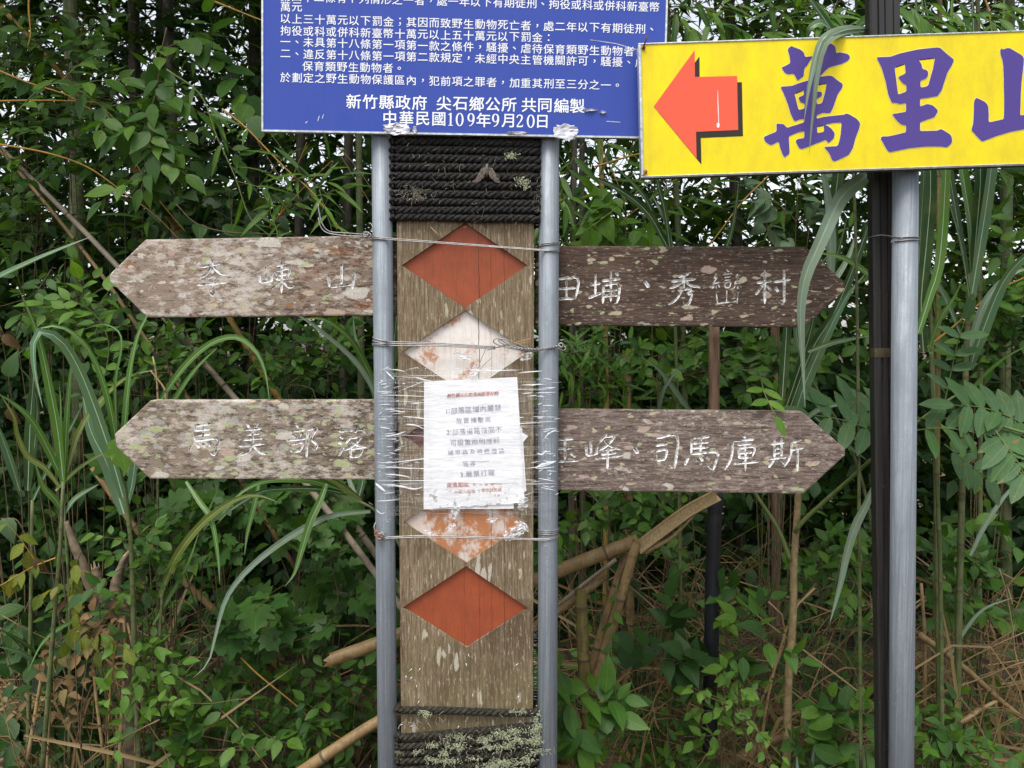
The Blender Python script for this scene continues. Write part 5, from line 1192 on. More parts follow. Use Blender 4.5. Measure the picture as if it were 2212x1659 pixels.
# fallen pair passing behind the post
bamboo('fallen_bamboo', 'thick fallen bamboo crossing behind the post, broken open at both ends', [(1378, 1168, 2.2), (1262, 1211, 2.2), (1200, 1236, 2.2), (1000, 1316, 2.16), (814, 1390, 2.12), (732, 1419, 2.1)], .0205, .0185, 'culm_brown', .33, .05)
t = thing('fallen_bamboo', 'split half of a bamboo, hollow side showing, rising to the black stake', 'bamboo', tuple(U(1388, 1176, 2.2)))
mb = MB(); pts = spline(UU([(1376, 1186, 2.19), (1461, 1122, 2.2), (1500, 1096, 2.21), (1548, 1071, 2.22)]), 26); fr = frames(pts); n = 12
for rr, mi in ((.0195, 0), (.0172, 1)):
    vs = []
    for i, (p, (tt, a, b)) in enumerate(zip(pts, fr)):
        up = Vector((-tt.z, 0, tt.x)); fwd = Vector((0, -1, 0)); u = i / 25
        for k in range(n):
            th = R(-25 + 225 * k / (n - 1)); r = rr * (1 - .05 * u)
            e_ = Vector((tt.x, 0, tt.z)) * (rnd.uniform(0, .012) if i == 25 else 0)
            vs.append(p - up * (r * math.cos(th) * -1) * 1 - fwd * (r * math.sin(th)) + e_)
    fs = [[i * n + k, i * n + k + 1, (i + 1) * n + k + 1, (i + 1) * n + k] for i in range(25) for k in range(n - 1)]
    mb.add(vs, fs, mi)
mb.build('split_culm', ['culm_tan', 'pith'], t)
mb = MB(); q = spline(UU([(1392, 1192, 2.21), (1450, 1160, 2.21), (1500, 1112, 2.21)]), 14); tube(mb, q, [.009 * (1 - .6 * i / 13) for i in range(14)], 8); mb.build('splinter', 'culm_tan', t)
bamboo('fallen_bamboo', 'light brown bamboo leg propped under the broken fallen bamboo', [(1258, 1570, 2.14), (1279, 1500, 2.14), (1320, 1360, 2.14), (1374, 1176, 2.14)], .0155, .013, 'culm_brown', .15, .012)
bamboo('fallen_bamboo', 'thin dark bamboo prop just left of the light brown leg', [(1270, 1470, 2.22), (1308, 1330, 2.22), (1330, 1258, 2.22), (1350, 1196, 2.22)], .0115, .009, 'culm_brown', .2)
bamboo('fallen_bamboo', 'brown fallen bamboo slanting low behind both steel poles near the ground', [(1308, 1243, 2.25), (1239, 1296, 2.22), (1203, 1321, 2.2), (1000, 1454, 2.1), (814, 1560, 2.05), (740, 1607, 2.02), (640, 1675, 2.0), (560, 1730, 1.98)], .0125, .0165, 'culm_brown', .42)
bamboo('fallen_bamboo', 'dark weathered bamboo strip lying just above the lower fallen bamboo', [(1190, 1322, 2.3), (1250, 1272, 2.3), (1331, 1208, 2.28)], .008, .006, 'culm_grey', .3)
bamboo('bamboo_stump', 'upright olive bamboo stump with a broken top right of the right steel pole', [(1292, 1720, 2.12), (1285, 1659, 2.12), (1277, 1598, 2.12), (1265, 1502, 2.14), (1260, 1406, 2.15), (1254, 1284, 2.16)], .019, .0165, 'culm_olive', .135, .02)
bamboo('bamboo_stump', 'dead reddish bamboo log lying at the bottom right beside the thin prickly tree', [(1500, 1700, 2.35), (1572, 1652, 2.4), (1659, 1606, 2.42), (1700, 1585, 2.44), (1752, 1572, 2.46)], .026, .012, 'culm_brown', .5, .02)
bamboo('bamboo_stump', 'orange broken bamboo stub standing just above the lower right arrow board', [(1362, 1400, 3.1), (1358, 1100, 3.1), (1355, 884, 3.1), (1353, 768, 3.1)], .018, .016, 'culm_brown', .2, .03)
# black wrapped stake
st = thing('stake', 'wooden stake wrapped in black plastic standing behind the right arrow boards', 'stake', tuple(U(1534, 1440, 2.32)))
mb = MB(); tube(mb, spline(UU([(1530, 1600, 2.32), (1537, 1230, 2.32), (1542, 1065, 2.32), (1543, 700, 2.32)]), 30), [.0165 * (1 + .12 * mnoise.noise((i * .9, 3, 1))) for i in range(30)], 9); mb.build('wooden_stake', 'stake', st)
mb = MB(); pth = spline(UU([(1530, 1620, 2.319), (1533, 1440, 2.319), (1537, 1230, 2.318), (1543, 1062, 2.317)]), 60)
tube(mb, [p + Vector((.004, 0, 0)) for p in pth], [.0225 * (1 + .1 * mnoise.noise((i * .4, 1, 1))) for i in range(60)], 14); mb.build('plastic_wrap', 'blackwrap', st)
bamboo('stake', 'brown wooden stake half hidden behind the tip of the upper right board', [(1676, 1400, 3.2), (1675, 900, 3.2), (1674, 690, 3.2)], .019, .018, 'stake', .9, .02, cat='stake')
# standing culms in the thicket
bamboo('standing_bamboo', 'green standing bamboo culm at the upper left', [(170, 1000, 3.6), (163, 267, 3.6), (153, 110, 3.6), (150, -120, 3.6)], .031, .028, 'culm_green', .34)
GC = 'dark bamboo culms standing in the thicket'
for x0, x1, Y, r, mat in ((392, 362, 4.2, .032, 'culm_dark'), (302, 288, 4.6, .04, 'culm_dark'), (350, 352, 4.9, .05, 'culm_dark'), (540, 552, 5, .05, 'culm_dark'), (780, 772, 3.8, .019, 'culm_green'), (742, 760, 4.3, .03, 'culm_dark'), (1235, 1244, 3.6, .016, 'culm_dark'), (1256, 1258, 3.9, .017, 'culm_dark'), (1480, 1440, 4.4, .02, 'culm_green'), (1600, 1575, 4.8, .04, 'culm_dark'), (2170, 2180, 3.9, .03, 'culm_green'), (1310, 1290, 3.3, .012, 'culm_yellow'), (2025, 2030, 3.0, .011, 'culm_olive'), (2118, 2112, 2.9, .009, 'culm_green'), (640, 655, 4.4, .03, 'culm_dark')):
    bamboo('standing_bamboo', 'bamboo culm standing upright among the dark thicket leaves', [(x0 + rnd.uniform(-10, 10), 1500, Y), (x0, 900, Y), ((x0 + x1) / 2, 400, Y + .05), (x1, 0, Y + .1), (x1 - 10, -200, Y + .1)], r, r * .8, mat, .38, group=GC)

# ------------------------------------------------------------------ twigs, vines, bamboo side branches with leaves
def leafy(L, path, n, size, kind, mi=0, t0=.1, droop=-.2, spread=.85):
    fr = frames(path)
    for j in range(n):
        u = t0 + (1 - t0) * (j + .5) / n; i = min(len(path) - 1, int(u * (len(path) - 1))); t = fr[i][0]
        s = (-1) ** j; side = t.cross(Vector((0, -.5, .8))); side = side.normalized() if side.length > .05 else Vector((1, 0, 0))
        d = t * .6 + side * s * spread + Vector((rnd.gauss(0, .25), rnd.gauss(-.1, .3), droop + rnd.gauss(0, .2)))
        if j == n - 1: d = t + Vector((0, -.1, droop))
        L.add(tuple(path[i]), tuple(d), (rnd.gauss(0, .3), -.6 + rnd.gauss(0, .3), .7), size * rnd.uniform(.75, 1.2), kind, mi)
def branch(name, label, pts, r0, r1, mat, n=0, size=.07, kind='lan', lmat='leaf_bamboo', Y=None, cat='branch', group=None, side=0, t0=.1, droop=-.2):
    P_ = UU(pts, Y); t = thing(name, label, cat, tuple(P_[0]), group); path = spline(P_, 30)
    mb = MB(); tube(mb, path, [r0 + (r1 - r0) * i / 29 for i in range(30)], 6); L = Leaves()
    if n: leafy(L, path, n, size, kind, 0, t0, droop)
    for _ in range(side):
        i = rnd.randrange(4, 28); d = (frames(path)[i][0] * .6 + Vector((rnd.gauss(0, .6), rnd.gauss(-.15, .3), rnd.gauss(.0, .5)))).normalized() * rnd.uniform(.08, .2)
        sp = spline([path[i], path[i] + d * .5 + Vector((0, 0, .01)), path[i] + d], 8); tube(mb, sp, [r1 * .8] * 4 + [r1 * .5] * 4, 4); leafy(L, sp, 4, size, kind, 0, .2, droop)
    mb.build('stem', mat, t)
    if L.P: L.build('leaves', lmat, t)
    return t
branch('bamboo_branch', 'yellow-green bamboo shoot slanting down to the upper left board left of the wire tail', [(480, 235), (531, 276), (617, 364), (674, 415), (736, 496), (770, 540)], .0028, .0016, 'twig_yellow', 5, .085, 'lan', Y=2.3)
branch('bamboo_branch', 'long yellow-green bamboo shoot slanting to the middle of the upper left board', [(360, 150), (433, 205), (468, 404 - 110), (387 + 120, 380), (540, 470), (585, 512), (620, 560)], .0026, .0015, 'twig_green', 7, .1, 'lan', Y=2.35, side=2)
branch('bamboo_branch', 'thin green bamboo shoot standing on the middle of the upper left board', [(604, 540), (597, 495), (583, 455), (577, 415)], .0018, .001, 'twig_green', 4, .06, 'lan', Y=2.25)
branch('bamboo_branch', 'drooping lime bamboo leaves beside the wire tail', [(690, 410), (700, 445), (712, 480), (720, 515)], .0015, .001, 'twig_green', 5, .075, 'lan', 'leaf_lime', Y=2.15)
for k, (pts, lab) in enumerate((([(-20, 145), (60, 178), (146, 206), (200, 240)], 'orange twig high at the left picture edge'), ([(-20, 219), (60, 217), (153, 218), (220, 222)], 'level orange twig at the left picture edge'), ([(0, 312), (100, 330), (187, 360), (260, 410), (333, 463), (390, 520)], 'long orange twig sloping right towards the upper left board'), ([(430, -10), (500, 18), (563, 43), (640, 70)], 'orange twig beside the top left corner of the blue sign'), ([(216, 222), (280, 330), (335, 420), (400, 500)], 'thin orange twig steeply leaning among the upper left leaves'), ([(64, -20), (62, 20), (66, 72), (60, 100)], 'short orange twig hanging at the top left'), ([(520, 1420), (560, 1459), (633, 1518), (680, 1560), (745, 1600)], 'bare orange twig slanting down left of the lower fallen bamboo'), ([(2120, -20), (2135, 20), (2142, 64), (2150, 110)], 'orange bamboo twig above the right part of the yellow sign'), ([(1990, 760), (2060, 705), (2142, 635), (2212, 600), (2260, 580)], 'orange twig rising right of the grey pole'), ([(1700, 340), (1650, 390), (1600, 440), (1540, 520), (1500, 560)], 'orange twig under the yellow sign sloping to the dark arrow board'), ([(1205, 1620), (1260, 1560), (1330, 1480), (1420, 1400)], 'yellow twig rising behind the olive bamboo stump'), ([(1285, 360), (1400, 330), (1480, 350), (1560, 420)], 'thin orange twig below the left end of the yellow sign'))):
    branch('twig', lab, pts, .0035 if k not in (6,) else .003, .0015, 'twig_yellow', 0, Y=2.6 if k not in (6, 7, 8) else 2.35, side=0, cat='twig')
branch('creeper', 'brown creeper stem with round leaves sagging above the upper left board', [(380, 440), (420, 480), (480, 500), (560, 505), (640, 510), (760, 545)], .0022, .0018, 'twig', 6, .075, 'heart', 'leaf_dark', Y=2.45, cat='creeper')
branch('creeper', 'leafy creeper of curved glossy leaves across the upper left', [(20, 260), (90, 190), (150, 185), (230, 240), (300, 320), (330, 400)], .002, .0015, 'twig_green', 16, .085, 'ov', 'leaf', Y=2.5, cat='creeper', side=5)
branch('creeper', 'leafy creeper with bright drooping leaves left of the blue sign', [(360, 60), (345, 130), (340, 190), (320, 260), (330, 330), (300, 420)], .0024, .0015, 'twig', 18, .09, 'ov', 'leaf', Y=2.45, cat='creeper', side=6)
branch('creeper', 'broad round leaves on a stem close to the top left corner of the blue sign', [(330, 115), (380, 95), (410, 85), (450, 105), (490, 150), (520, 200)], .002, .0012, 'twig', 10, .085, 'round', 'leaf', Y=2.5, cat='creeper', side=2)
branch('creeper', 'creeper with small pointed leaves climbing between the tall left cane blades', [(215, 860), (235, 760), (220, 700), (180, 660), (120, 640)], .0018, .001, 'twig_green', 14, .065, 'ov', 'leaf_lime', Y=2.35, cat='creeper', side=3)
branch('creeper', 'thin creeper with tiny bright leaves right of the right pole', [(1335, 1250), (1325, 1330), (1320, 1400), (1330, 1500), (1345, 1600)], .0018, .0012, 'twig_green', 12, .04, 'ov', 'leaf', Y=2.1, cat='creeper')
branch('creeper', 'brown creeper stem at the left edge carrying a big pale leaf', [(-20, 1150), (30, 1120), (60, 1170), (75, 1230), (130, 1240)], .0022, .0012, 'twig', 0, Y=2.1, cat='creeper')
branch('creeper', 'yellowing serrated leaves drooping beside the broken trunk', [(175, 1190), (160, 1240), (165, 1300), (175, 1370)], .002, .0012, 'twig', 17, .05, 'ser', 'leaf_yellow', Y=2.08, cat='creeper', side=5, droop=-1.2)
branch('creeper', 'yellow-green serrated leaves drooping at the left picture edge', [(120, 1205), (70, 1225), (35, 1245), (0, 1265), (-30, 1275)], .002, .0012, 'twig_yellow', 9, .052, 'ser', 'leaf_yellow', Y=2.05, cat='creeper', side=2, droop=-1.3)
branch('creeper', 'climbing stem with yellow flower buds right of the grey pole', [(2015, 900), (2050, 935), (2085, 985), (2140, 1010), (2190, 960)], .0018, .001, 'twig_yellow', 12, .035, 'ov', 'leaf_lime', Y=2.25, cat='creeper', side=4)
for k, (pts, lab) in enumerate((([(1480, -10), (1560, 40), (1640, 95), (1700, 110)], 'bright bamboo spray above the left half of the yellow sign'), ([(1900, 100), (1840, 60), (1780, 25), (1700, 15)], 'bright bamboo spray touching the black post at the top'), ([(1640, -20), (1690, 30), (1760, 60), (1850, 90)], 'drooping bamboo spray left of the black post'), ([(1960, 10), (1990, 35), (2020, 55)], 'small bamboo spray right of the black post'), ([(2050, -10), (2110, 30), (2170, 25), (2230, 60)], 'bamboo spray at the top right corner'), ([(1450, 20), (1490, 60), (1520, 95)], 'small bamboo spray between the two signs'), ([(1260, 310), (1230, 360), (1215, 420), (1220, 470)], 'bamboo spray close to the right pole under the blue sign'), ([(600, 470), (640, 440), (700, 420), (760, 400)], 'bamboo spray left of the left pole above the board'))):
    branch('bamboo_branch', lab, pts, .002, .001, 'twig', 11, .11, 'lan', 'leaf_bamboo', Y=2.1 if k < 6 else 2.35, side=6, cat='bamboo branch')
for k in range(26):
    x, y = [(rnd.uniform(1210, 1480), rnd.uniform(310, 560)), (rnd.uniform(560, 800), rnd.uniform(300, 520)), (rnd.uniform(1450, 1860), rnd.uniform(-10, 70))][k % 3]
    a = rnd.choice((rnd.uniform(.7, 1.2), rnd.uniform(-1.3, -.6))); l = rnd.uniform(120, 260); dx, dy = math.cos(a) * l / 2, math.sin(a) * l / 2
    branch('stalk', 'thin slanting grass stalk crossing the bright gaps between the leaves', [(x - dx, y - dy), (x, y + rnd.uniform(-8, 8)), (x + dx, y + dy)], .0019, .0011, rnd.choice(('twig_green', 'straw', 'twig_yellow')), 3 if k % 4 == 0 else 0, .07, 'lan', Y=rnd.uniform(2.5, 3.2), cat='stalk', group='thin slanting stalks among the leaves')

# ------------------------------------------------------------------ shrubs and climbers
def shrub(name, label, px, py, Y, rx, ry, kind, mat, nsp, size, k=5, cat='shrub', length=.11, stem='twig', flat=.3, nst=5):
    t = plant(name, label, cat, px, Y); c = U(px, py, Y); k_ = PXM(Y); b = Vector((c.x + rnd.uniform(-.05, .05), Y + .05, 0))
    mb = MB(); tips = []
    for i in range(nst):
        q = c + Vector((rnd.uniform(-.8, .8) * rx * k_, rnd.uniform(-.08, .08), rnd.uniform(-.5, .8) * ry * k_))
        mid = b.lerp(q, .55) + Vector((rnd.uniform(-.06, .06), rnd.uniform(-.04, .04), .04))
        p = spline([b + Vector((rnd.uniform(-.04, .04), 0, 0)), mid, q], 16); tube(mb, p, [.0032 * (1 - .65 * j / 15) for j in range(16)], 6); tips += p[7:]
    L = Leaves(); n = nsp
    O = np.stack([rng.normal(c.x, rx * k_ * .5, n), rng.normal(Y, .10, n), rng.normal(c.z, ry * k_ * .5, n)], 1)
    T = np.stack([rng.normal(0, 1, n), rng.normal(-.35, .5, n), rng.normal(.25, .7, n)], 1)
    sprigs(L, O, T, length, k, size, kind, 0, up=(0, -.55, .75))
    Tn = norm(T)
    for o_, t_ in zip(O, Tn):
        o_ = Vector(o_); tt = min(tips, key=lambda q: (q - o_).length_squared)
        tube(mb, [tt, tt.lerp(o_, .6) + Vector((0, 0, .008)), o_, o_ + Vector(t_) * length * .95], [.0018, .0016, .0014, .0008], 4, cap=False)
    mb.build('stem', stem, t); L.build('foliage', mat, t); return t
SH = [
 ('climber', 'withered brown foliage hanging on the broken forked trunk', 205, 1330, 2.1, 30, 75, 'dead', 'leaf_dead', 10, .036),
 ('climber', 'withered tan foliage low among the dry stalks at the lower left', 120, 1520, 2.15, 50, 70, 'dead', 'leaf_dead', 8, .038),
 ('shrub', 'glossy small-leaved shrub between the tips of the two left arrow boards', 350, 775, 2.5, 85, 80, 'ov', 'leaf', 34, .062),
 ('shrub', 'shrub of pointed leaves between the two left arrow boards near the left pole', 640, 770, 2.75, 130, 60, 'ov', 'leaf', 34, .065),
 ('shrub', 'shrub of long curved leaves behind the tall cane blades at the left', 130, 690, 2.65, 120, 90, 'ov', 'leaf', 34, .075),
 ('shrub', 'small shrub with glossy leaf clusters right of the broken forked trunk', 330, 1225, 2.25, 45, 95, 'ov', 'leaf', 26, .062),
 ('shrub', 'rounded-leaf shrub at the bottom left, right of the dry stalks', 470, 1575, 2.3, 110, 90, 'ov', 'leaf', 40, .075),
 ('shrub', 'leafy shrub at the bottom just left of the left steel pole', 700, 1560, 2.45, 100, 95, 'ov', 'leaf', 40, .07),
 ('shrub', 'upright shrub with light young leaves at its top below the grey curving blade', 335, 1430, 2.2, 45, 80, 'ov', 'leaf_lime', 18, .06),
 ('shrub', 'shrub with large dark leaves at the lower left edge', 100, 1480, 2.45, 100, 110, 'ov', 'leaf_dark', 24, .11),
 ('climber', 'lobed-leaf climber in the dark space left of the lower pole', 690, 1310, 2.6, 110, 120, 'lob', 'leaf_vine', 17, .078),
 ('climber', 'climber with large maple-like leaves at the middle of the lower left', 555, 1330, 2.45, 70, 90, 'lob', 'leaf_vine', 8, .10),
 ('climber', 'lobed-leaf climber directly under the lower left arrow board', 430, 1100, 2.5, 110, 60, 'lob', 'leaf_vine', 18, .075),
 ('climber', 'lobed leaves hanging under the lower left board close to the left pole', 660, 1130, 2.6, 110, 70, 'lob', 'leaf_vine', 14, .07),
 ('shrub', 'dark leafy shrub above the upper left board', 470, 470, 2.9, 120, 60, 'heart', 'leaf_dark', 22, .085),
 ('shrub', 'mass of drooping glossy leaves in the upper left, left of the blue sign', 260, 270, 2.9, 190, 120, 'ov', 'leaf', 60, .08),
 ('shrub', 'leafy bush at the top left corner', 90, 120, 3.0, 130, 120, 'ov', 'leaf', 40, .08),
 ('shrub', 'large spotted leaves beside the foot of the right steel pole', 1255, 1520, 2.05, 40, 85, 'ov', 'leaf', 13, .095),
 ('nettle', 'bright nettle-like plant with toothed leaves in front of the black stake', 1568, 1505, 2.15, 26, 85, 'ser', 'leaf_lime', 15, .052),
 ('shrub', 'dark heart-shaped leaves in the shade between the bamboo props and the stake', 1455, 1385, 2.35, 50, 60, 'heart', 'leaf_dark', 7, .10),
 ('shrub', 'broad leaves just right of the black stake under the lower right board', 1605, 1345, 2.25, 45, 35, 'ov', 'leaf', 7, .085),
 ('shrub', 'round spotted leaves left of the foot of the black post', 1855, 1600, 2.1, 35, 50, 'round', 'leaf', 10, .065),
 ('shrub', 'low bright-leaved plant right of the foot of the grey pole', 2050, 1605, 2.2, 75, 40, 'ov', 'leaf', 22, .065),
 ('shrub', 'insect-eaten toothed leaves at the lower right edge', 2110, 1270, 2.6, 95, 110, 'ser', 'leaf', 24, .085),
 ('shrub', 'chewed leafy shrub behind the prickly tree under the lower right board', 1800, 1220, 2.8, 90, 100, 'ser', 'leaf', 22, .08),
 ('shrub', 'pale toothed leaves between the two right arrow boards', 1480, 800, 2.6, 110, 50, 'ser', 'leaf', 26, .07),
 ('shrub', 'leafy shrub between the right boards near the tip of the upper one', 1650, 800, 2.7, 90, 55, 'ser', 'leaf', 22, .08),
 ('shrub', 'dark narrow-leaved shrub between the right pole and the orange stub', 1285, 790, 2.9, 70, 60, 'lan', 'leaf', 36, .10),
 ('climber', 'pale wide leaves hanging under the middle of the yellow sign', 1700, 430, 2.6, 90, 45, 'heart', 'leaf_pale', 6, .085),
 ('shrub', 'lime-green backlit leaves above the dark arrow board', 1330, 490, 3.0, 100, 55, 'heart', 'leaf_lime', 12, .10),
 ('shrub', 'weedy low leaves at the bottom between the olive stump and the nettle', 1430, 1600, 2.4, 100, 50, 'ov', 'leaf', 24, .06),
 ('shrub', 'leafy shrub under the lower right board behind the split bamboo', 1400, 1110, 2.7, 130, 50, 'ov', 'leaf', 30, .075),
 ('shrub', 'leafy shrub at the right edge behind the white-ribbed cane', 2170, 680, 2.8, 90, 150, 'ov', 'leaf', 40, .085),
 ('shrub', 'small leaves at the left edge under the level orange twig', 30, 450, 2.8, 90, 110, 'ov', 'leaf', 26, .075),
 ('shrub', 'low seedlings at the bottom beside the dead reddish log', 1740, 1640, 2.3, 80, 30, 'ov', 'leaf', 14, .055),
 ('shrub', 'dense low shrub at the bottom left corner', 150, 1650, 2.5, 130, 50, 'ov', 'leaf_dark', 26, .085),
]
for a in SH:
    a = list(a[:11])
    if a[7] in ('ov', 'ser') and a[10] < .09: a[10] *= .82; a[9] = int(a[9] * 1.35)
    shrub(*a)
# pinnate leaves
def pinnate(mb, L, pts, n, size, mi=0, term=True):
    path = spline(UU(pts), 24); tube(mb, path, [.0022 * (1 - .5 * i / 23) for i in range(24)], 5); fr = frames(path)
    for j in range(n):
        i = int(3 + 19 * (j + .3) / n)
        for s in (-1, 1):
            t = fr[i][0]; side = t.cross(Vector((0, -.85, .5))).normalized()
            L.add(tuple(path[i]), tuple(t * .45 + side * s * .95 + Vector((rnd.gauss(0, .1), rnd.gauss(-.1, .12), rnd.gauss(-.12, .1)))), (rnd.gauss(0, .2), -.75, .6), size * rnd.uniform(.85, 1.1), 'leaflet', mi)
    if term: L.add(tuple(path[-1]), tuple(fr[-1][0]), (0, -.75, .6), size, 'leaflet', mi)
sm = thing('sumac_tree', 'thin prickly young tree with pinnate leaves under the tip of the lower right board', 'tree', tuple(Vector((U(1700, 829, 2.3).x, 2.3, 0))))
mb = MB(); TR = [(1697, 1700), (1700, 1600), (1703, 1470), (1713, 1330), (1715, 1215), (1724, 1065), (1722, 900)]
path = spline(UU(TR, 2.3), 60); tube(mb, path, [.0135 - .005 * i / 59 + .0006 * mnoise.noise((i * .9, 0, 0)) for i in range(60)], 12)
for _ in range(70):
    i = rnd.randrange(4, 56); a = rnd.uniform(-1.7, 1.7); d = Vector((math.sin(a), -math.cos(a), 0)); p = path[i] + d * .0105; tube(mb, [p, p + d * .004 + Vector((0, 0, .001))], [.0016, .0003], 4, cap=False)
mb.build('trunk', 'bark_pale', sm)
mb = MB(); tube(mb, spline(UU([(1707, 1212), (1690, 1165), (1672, 1128), (1629, 1062), (1600, 1000)], 2.27), 20), [.0075 - .003 * i / 19 for i in range(20)], 9)
tube(mb, spline(UU([(1718, 1150, 2.29), (1735, 1125, 2.28), (1790, 1075, 2.25), (1849, 1023, 2.2), (1885, 990, 2.15), (1990, 905, 2.1), (2070, 850, 2.1)]), 26), [.0068 - .0035 * i / 25 for i in range(26)], 9)
tube(mb, spline(UU([(1990, 905, 2.1), (2060, 905, 2.0), (2140, 915, 1.95), (2230, 940, 1.9)]), 20), .0035, 7)
mb.build('limb', 'twig_green', sm)
mb = MB(); L = Leaves()
pinnate(mb, L, [(1640, 800, 1.98), (1650, 845, 1.86), (1666, 880, 1.77), (1676, 900, 1.755)], 3, .050, 1)
pinnate(mb, L, [(1925, 960, 2.05), (1870, 925, 2.0), (1810, 905, 1.98), (1745, 895, 1.96)], 4, .095)
pinnate(mb, L, [(1990, 905, 2.08), (1930, 890, 2.05), (1860, 885, 2.02), (1800, 870, 2.0)], 4, .09)
pinnate(mb, L, [(1970, 930, 2.0), (2040, 925, 1.95), (2110, 935, 1.92), (2170, 950, 1.9)], 4, .092)
pinnate(mb, L, [(2150, 930, 1.9), (2175, 965, 1.86), (2200, 1000, 1.84), (2225, 1050, 1.82)], 5, .082)
pinnate(mb, L, [(2040, 870, 2.1), (2055, 800, 2.1), (2070, 735, 2.08), (2085, 690, 2.06)], 4, .072)
pinnate(mb, L, [(2230, 930, 1.95), (2180, 900, 1.95), (2120, 880, 1.95), (2060, 875, 1.95)], 5, .085)
pinnate(mb, L, [(2040, 960, 2.1), (2090, 1000, 2.12), (2130, 1030, 2.12), (2170, 1040, 2.12)], 4, .075)
mb.build('leaf_stalk', 'twig_green', sm); L.build('foliage', ['leaf_pinnate', 'leaf_lime'], sm)

# broken forked trunk at the left
bt = thing('broken_trunk', 'broken forked tree trunk with a snapped right arm at the lower left', 'tree trunk', tuple(Vector((U(285, 829, 2.2).x, 2.2, 0))))
def limb(pts, r, name, Y=2.2, tip=0):
    mb = MB(); p = spline(UU(pts, Y), 30); n = len(p); tube(mb, p, [(np.interp(i / (n - 1), np.linspace(0, 1, len(r)), r)) * (1 + .16 * mnoise.noise((i * .55, r[0] * 90, 2))) for i in range(n)], 12)
    if tip:
        t = (p[-1] - p[-2]).normalized()
        for _ in range(7):
            q = p[-1] + Vector((rnd.uniform(-.7, .7) * r[-1], rnd.uniform(-.7, .7) * r[-1], 0)); tube(mb, [q - t * .02, q + t * rnd.uniform(.01, tip)], [.0035, .0006], 4, 1, cap=False)
    return mb.build(name, ['bark', 'pith'], bt)
limb([(290, 1700), (282, 1600), (280, 1417), (266, 1330), (250, 1298)], [.022, .021, .02, .021, .022], 'trunk')
limb([(258, 1318), (232, 1298), (203, 1276), (180, 1225), (158, 1170), (143, 1126)], [.021, .02, .016, .014, .011, .006], 'limb')
limb([(255, 1310), (250, 1270), (258, 1235), (270, 1205), (282, 1190)], [.02, .019, .013, .009, .006], 'limb', tip=.03)
limb([(226, 1298), (214, 1262), (206, 1226)], [.014, .013, .011], 'stub', 2.18, .025)

# single leaves that catch the eye
def leaf_thing(label, cat, px, py, Y, size, kind, mat, d, nn=(0, -1, .3), name='leaf'):
    p = U(px, py, Y); t = thing(name, label, cat, tuple(p)); L = Leaves(); L.add(tuple(p), d, nn, size, kind); L.build('leaf_blade', mat, t)
    mb = MB(); tube(mb, [p, p - Vector(d).normalized() * .025 + Vector((0, .01, .01))], [.0012, .0009], 5); mb.build('leaf_stalk', 'twig', t)
leaf_thing('single pale heart-shaped leaf hanging at the left picture edge', 'leaf', 15, 1122, 2.05, .072, 'heart', 'leaf_pale', (.12, -.05, -1))
leaf_thing('shrivelled brown leaf at the left edge beside the cut cane blade', 'leaf', 8, 722, 2.05, .05, 'dead', 'leaf_dead', (.5, 0, -.5))
leaf_thing('curled brown dead leaf at the left edge below the yellowing cane blades', 'leaf', 20, 880, 2.05, .05, 'dead', 'leaf_dead', (.3, 0, -.8))
leaf_thing('brown dead leaf on the creeper near the broken trunk', 'leaf', 78, 1205, 2.05, .05, 'dead', 'leaf_dead', (.35, 0, -.7))
leaf_thing('lobed bright leaf tucked behind the tip of the lower left board', 'leaf', 262, 955, 1.86, .075, 'lob', 'leaf_lime', (.1, -.1, -1))
leaf_thing('large dark leaf at the left edge below the single cane leaf', 'leaf', 20, 810, 2.25, .075, 'heart', 'leaf_dark', (.2, 0, .9))

# ------------------------------------------------------------------ grass, dry stalks and the thicket behind
def tuft(label, px, Y, n, h, spread, mat='grass', name='grass_tuft', w=.005, z=0.):
    c = U(px, 829, Y); t = thing(name, label, 'grass', (c.x, Y, z)); mb = MB()
    for _ in range(n):
        a = rnd.uniform(0, 6.28); l = h * rnd.uniform(.55, 1.15); s = spread * rnd.uniform(.2, 1); b = Vector((c.x + rnd.gauss(0, .03), Y + rnd.gauss(0, .03), z))
        d = Vector((math.cos(a), math.sin(a) * .6, 0)); blade(mb, [b, b + d * s * .3 + Vector((0, 0, l * .6)), b + d * s * .75 + Vector((0, 0, l * .95)), b + d * s * 1.3 + Vector((0, 0, l * .8))], w * rnd.uniform(.7, 1.3), 0, 0, 8, face=(-d.y, -1, .3))
    mb.build('blades', mat, t)
tuft('bright thin grass tuft at the bottom right of the olive bamboo stump', 1470, 2.45, 34, .42, .3)
tuft('dark grass tuft in the shade behind the black stake', 1420, 2.9, 40, .6, .4, 'blade_dark')
tuft('bright grass tuft at the foot of the broken trunk', 330, 2.35, 26, .34, .25)
tuft('grass tuft at the bottom left corner', 170, 2.5, 46, .45, .35)
tuft('bright grass tuft at the bottom right corner', 2120, 2.2, 18, .5, .4)
tuft('narrow-leaved grass tuft between the prickly tree and the black post', 1800, 2.6, 40, .7, .45, 'blade_dark')
tuft('pale green grass tuft at the foot of the black post', 1790, 2.15, 10, .42, .15, 'blade_grey', w=.012)
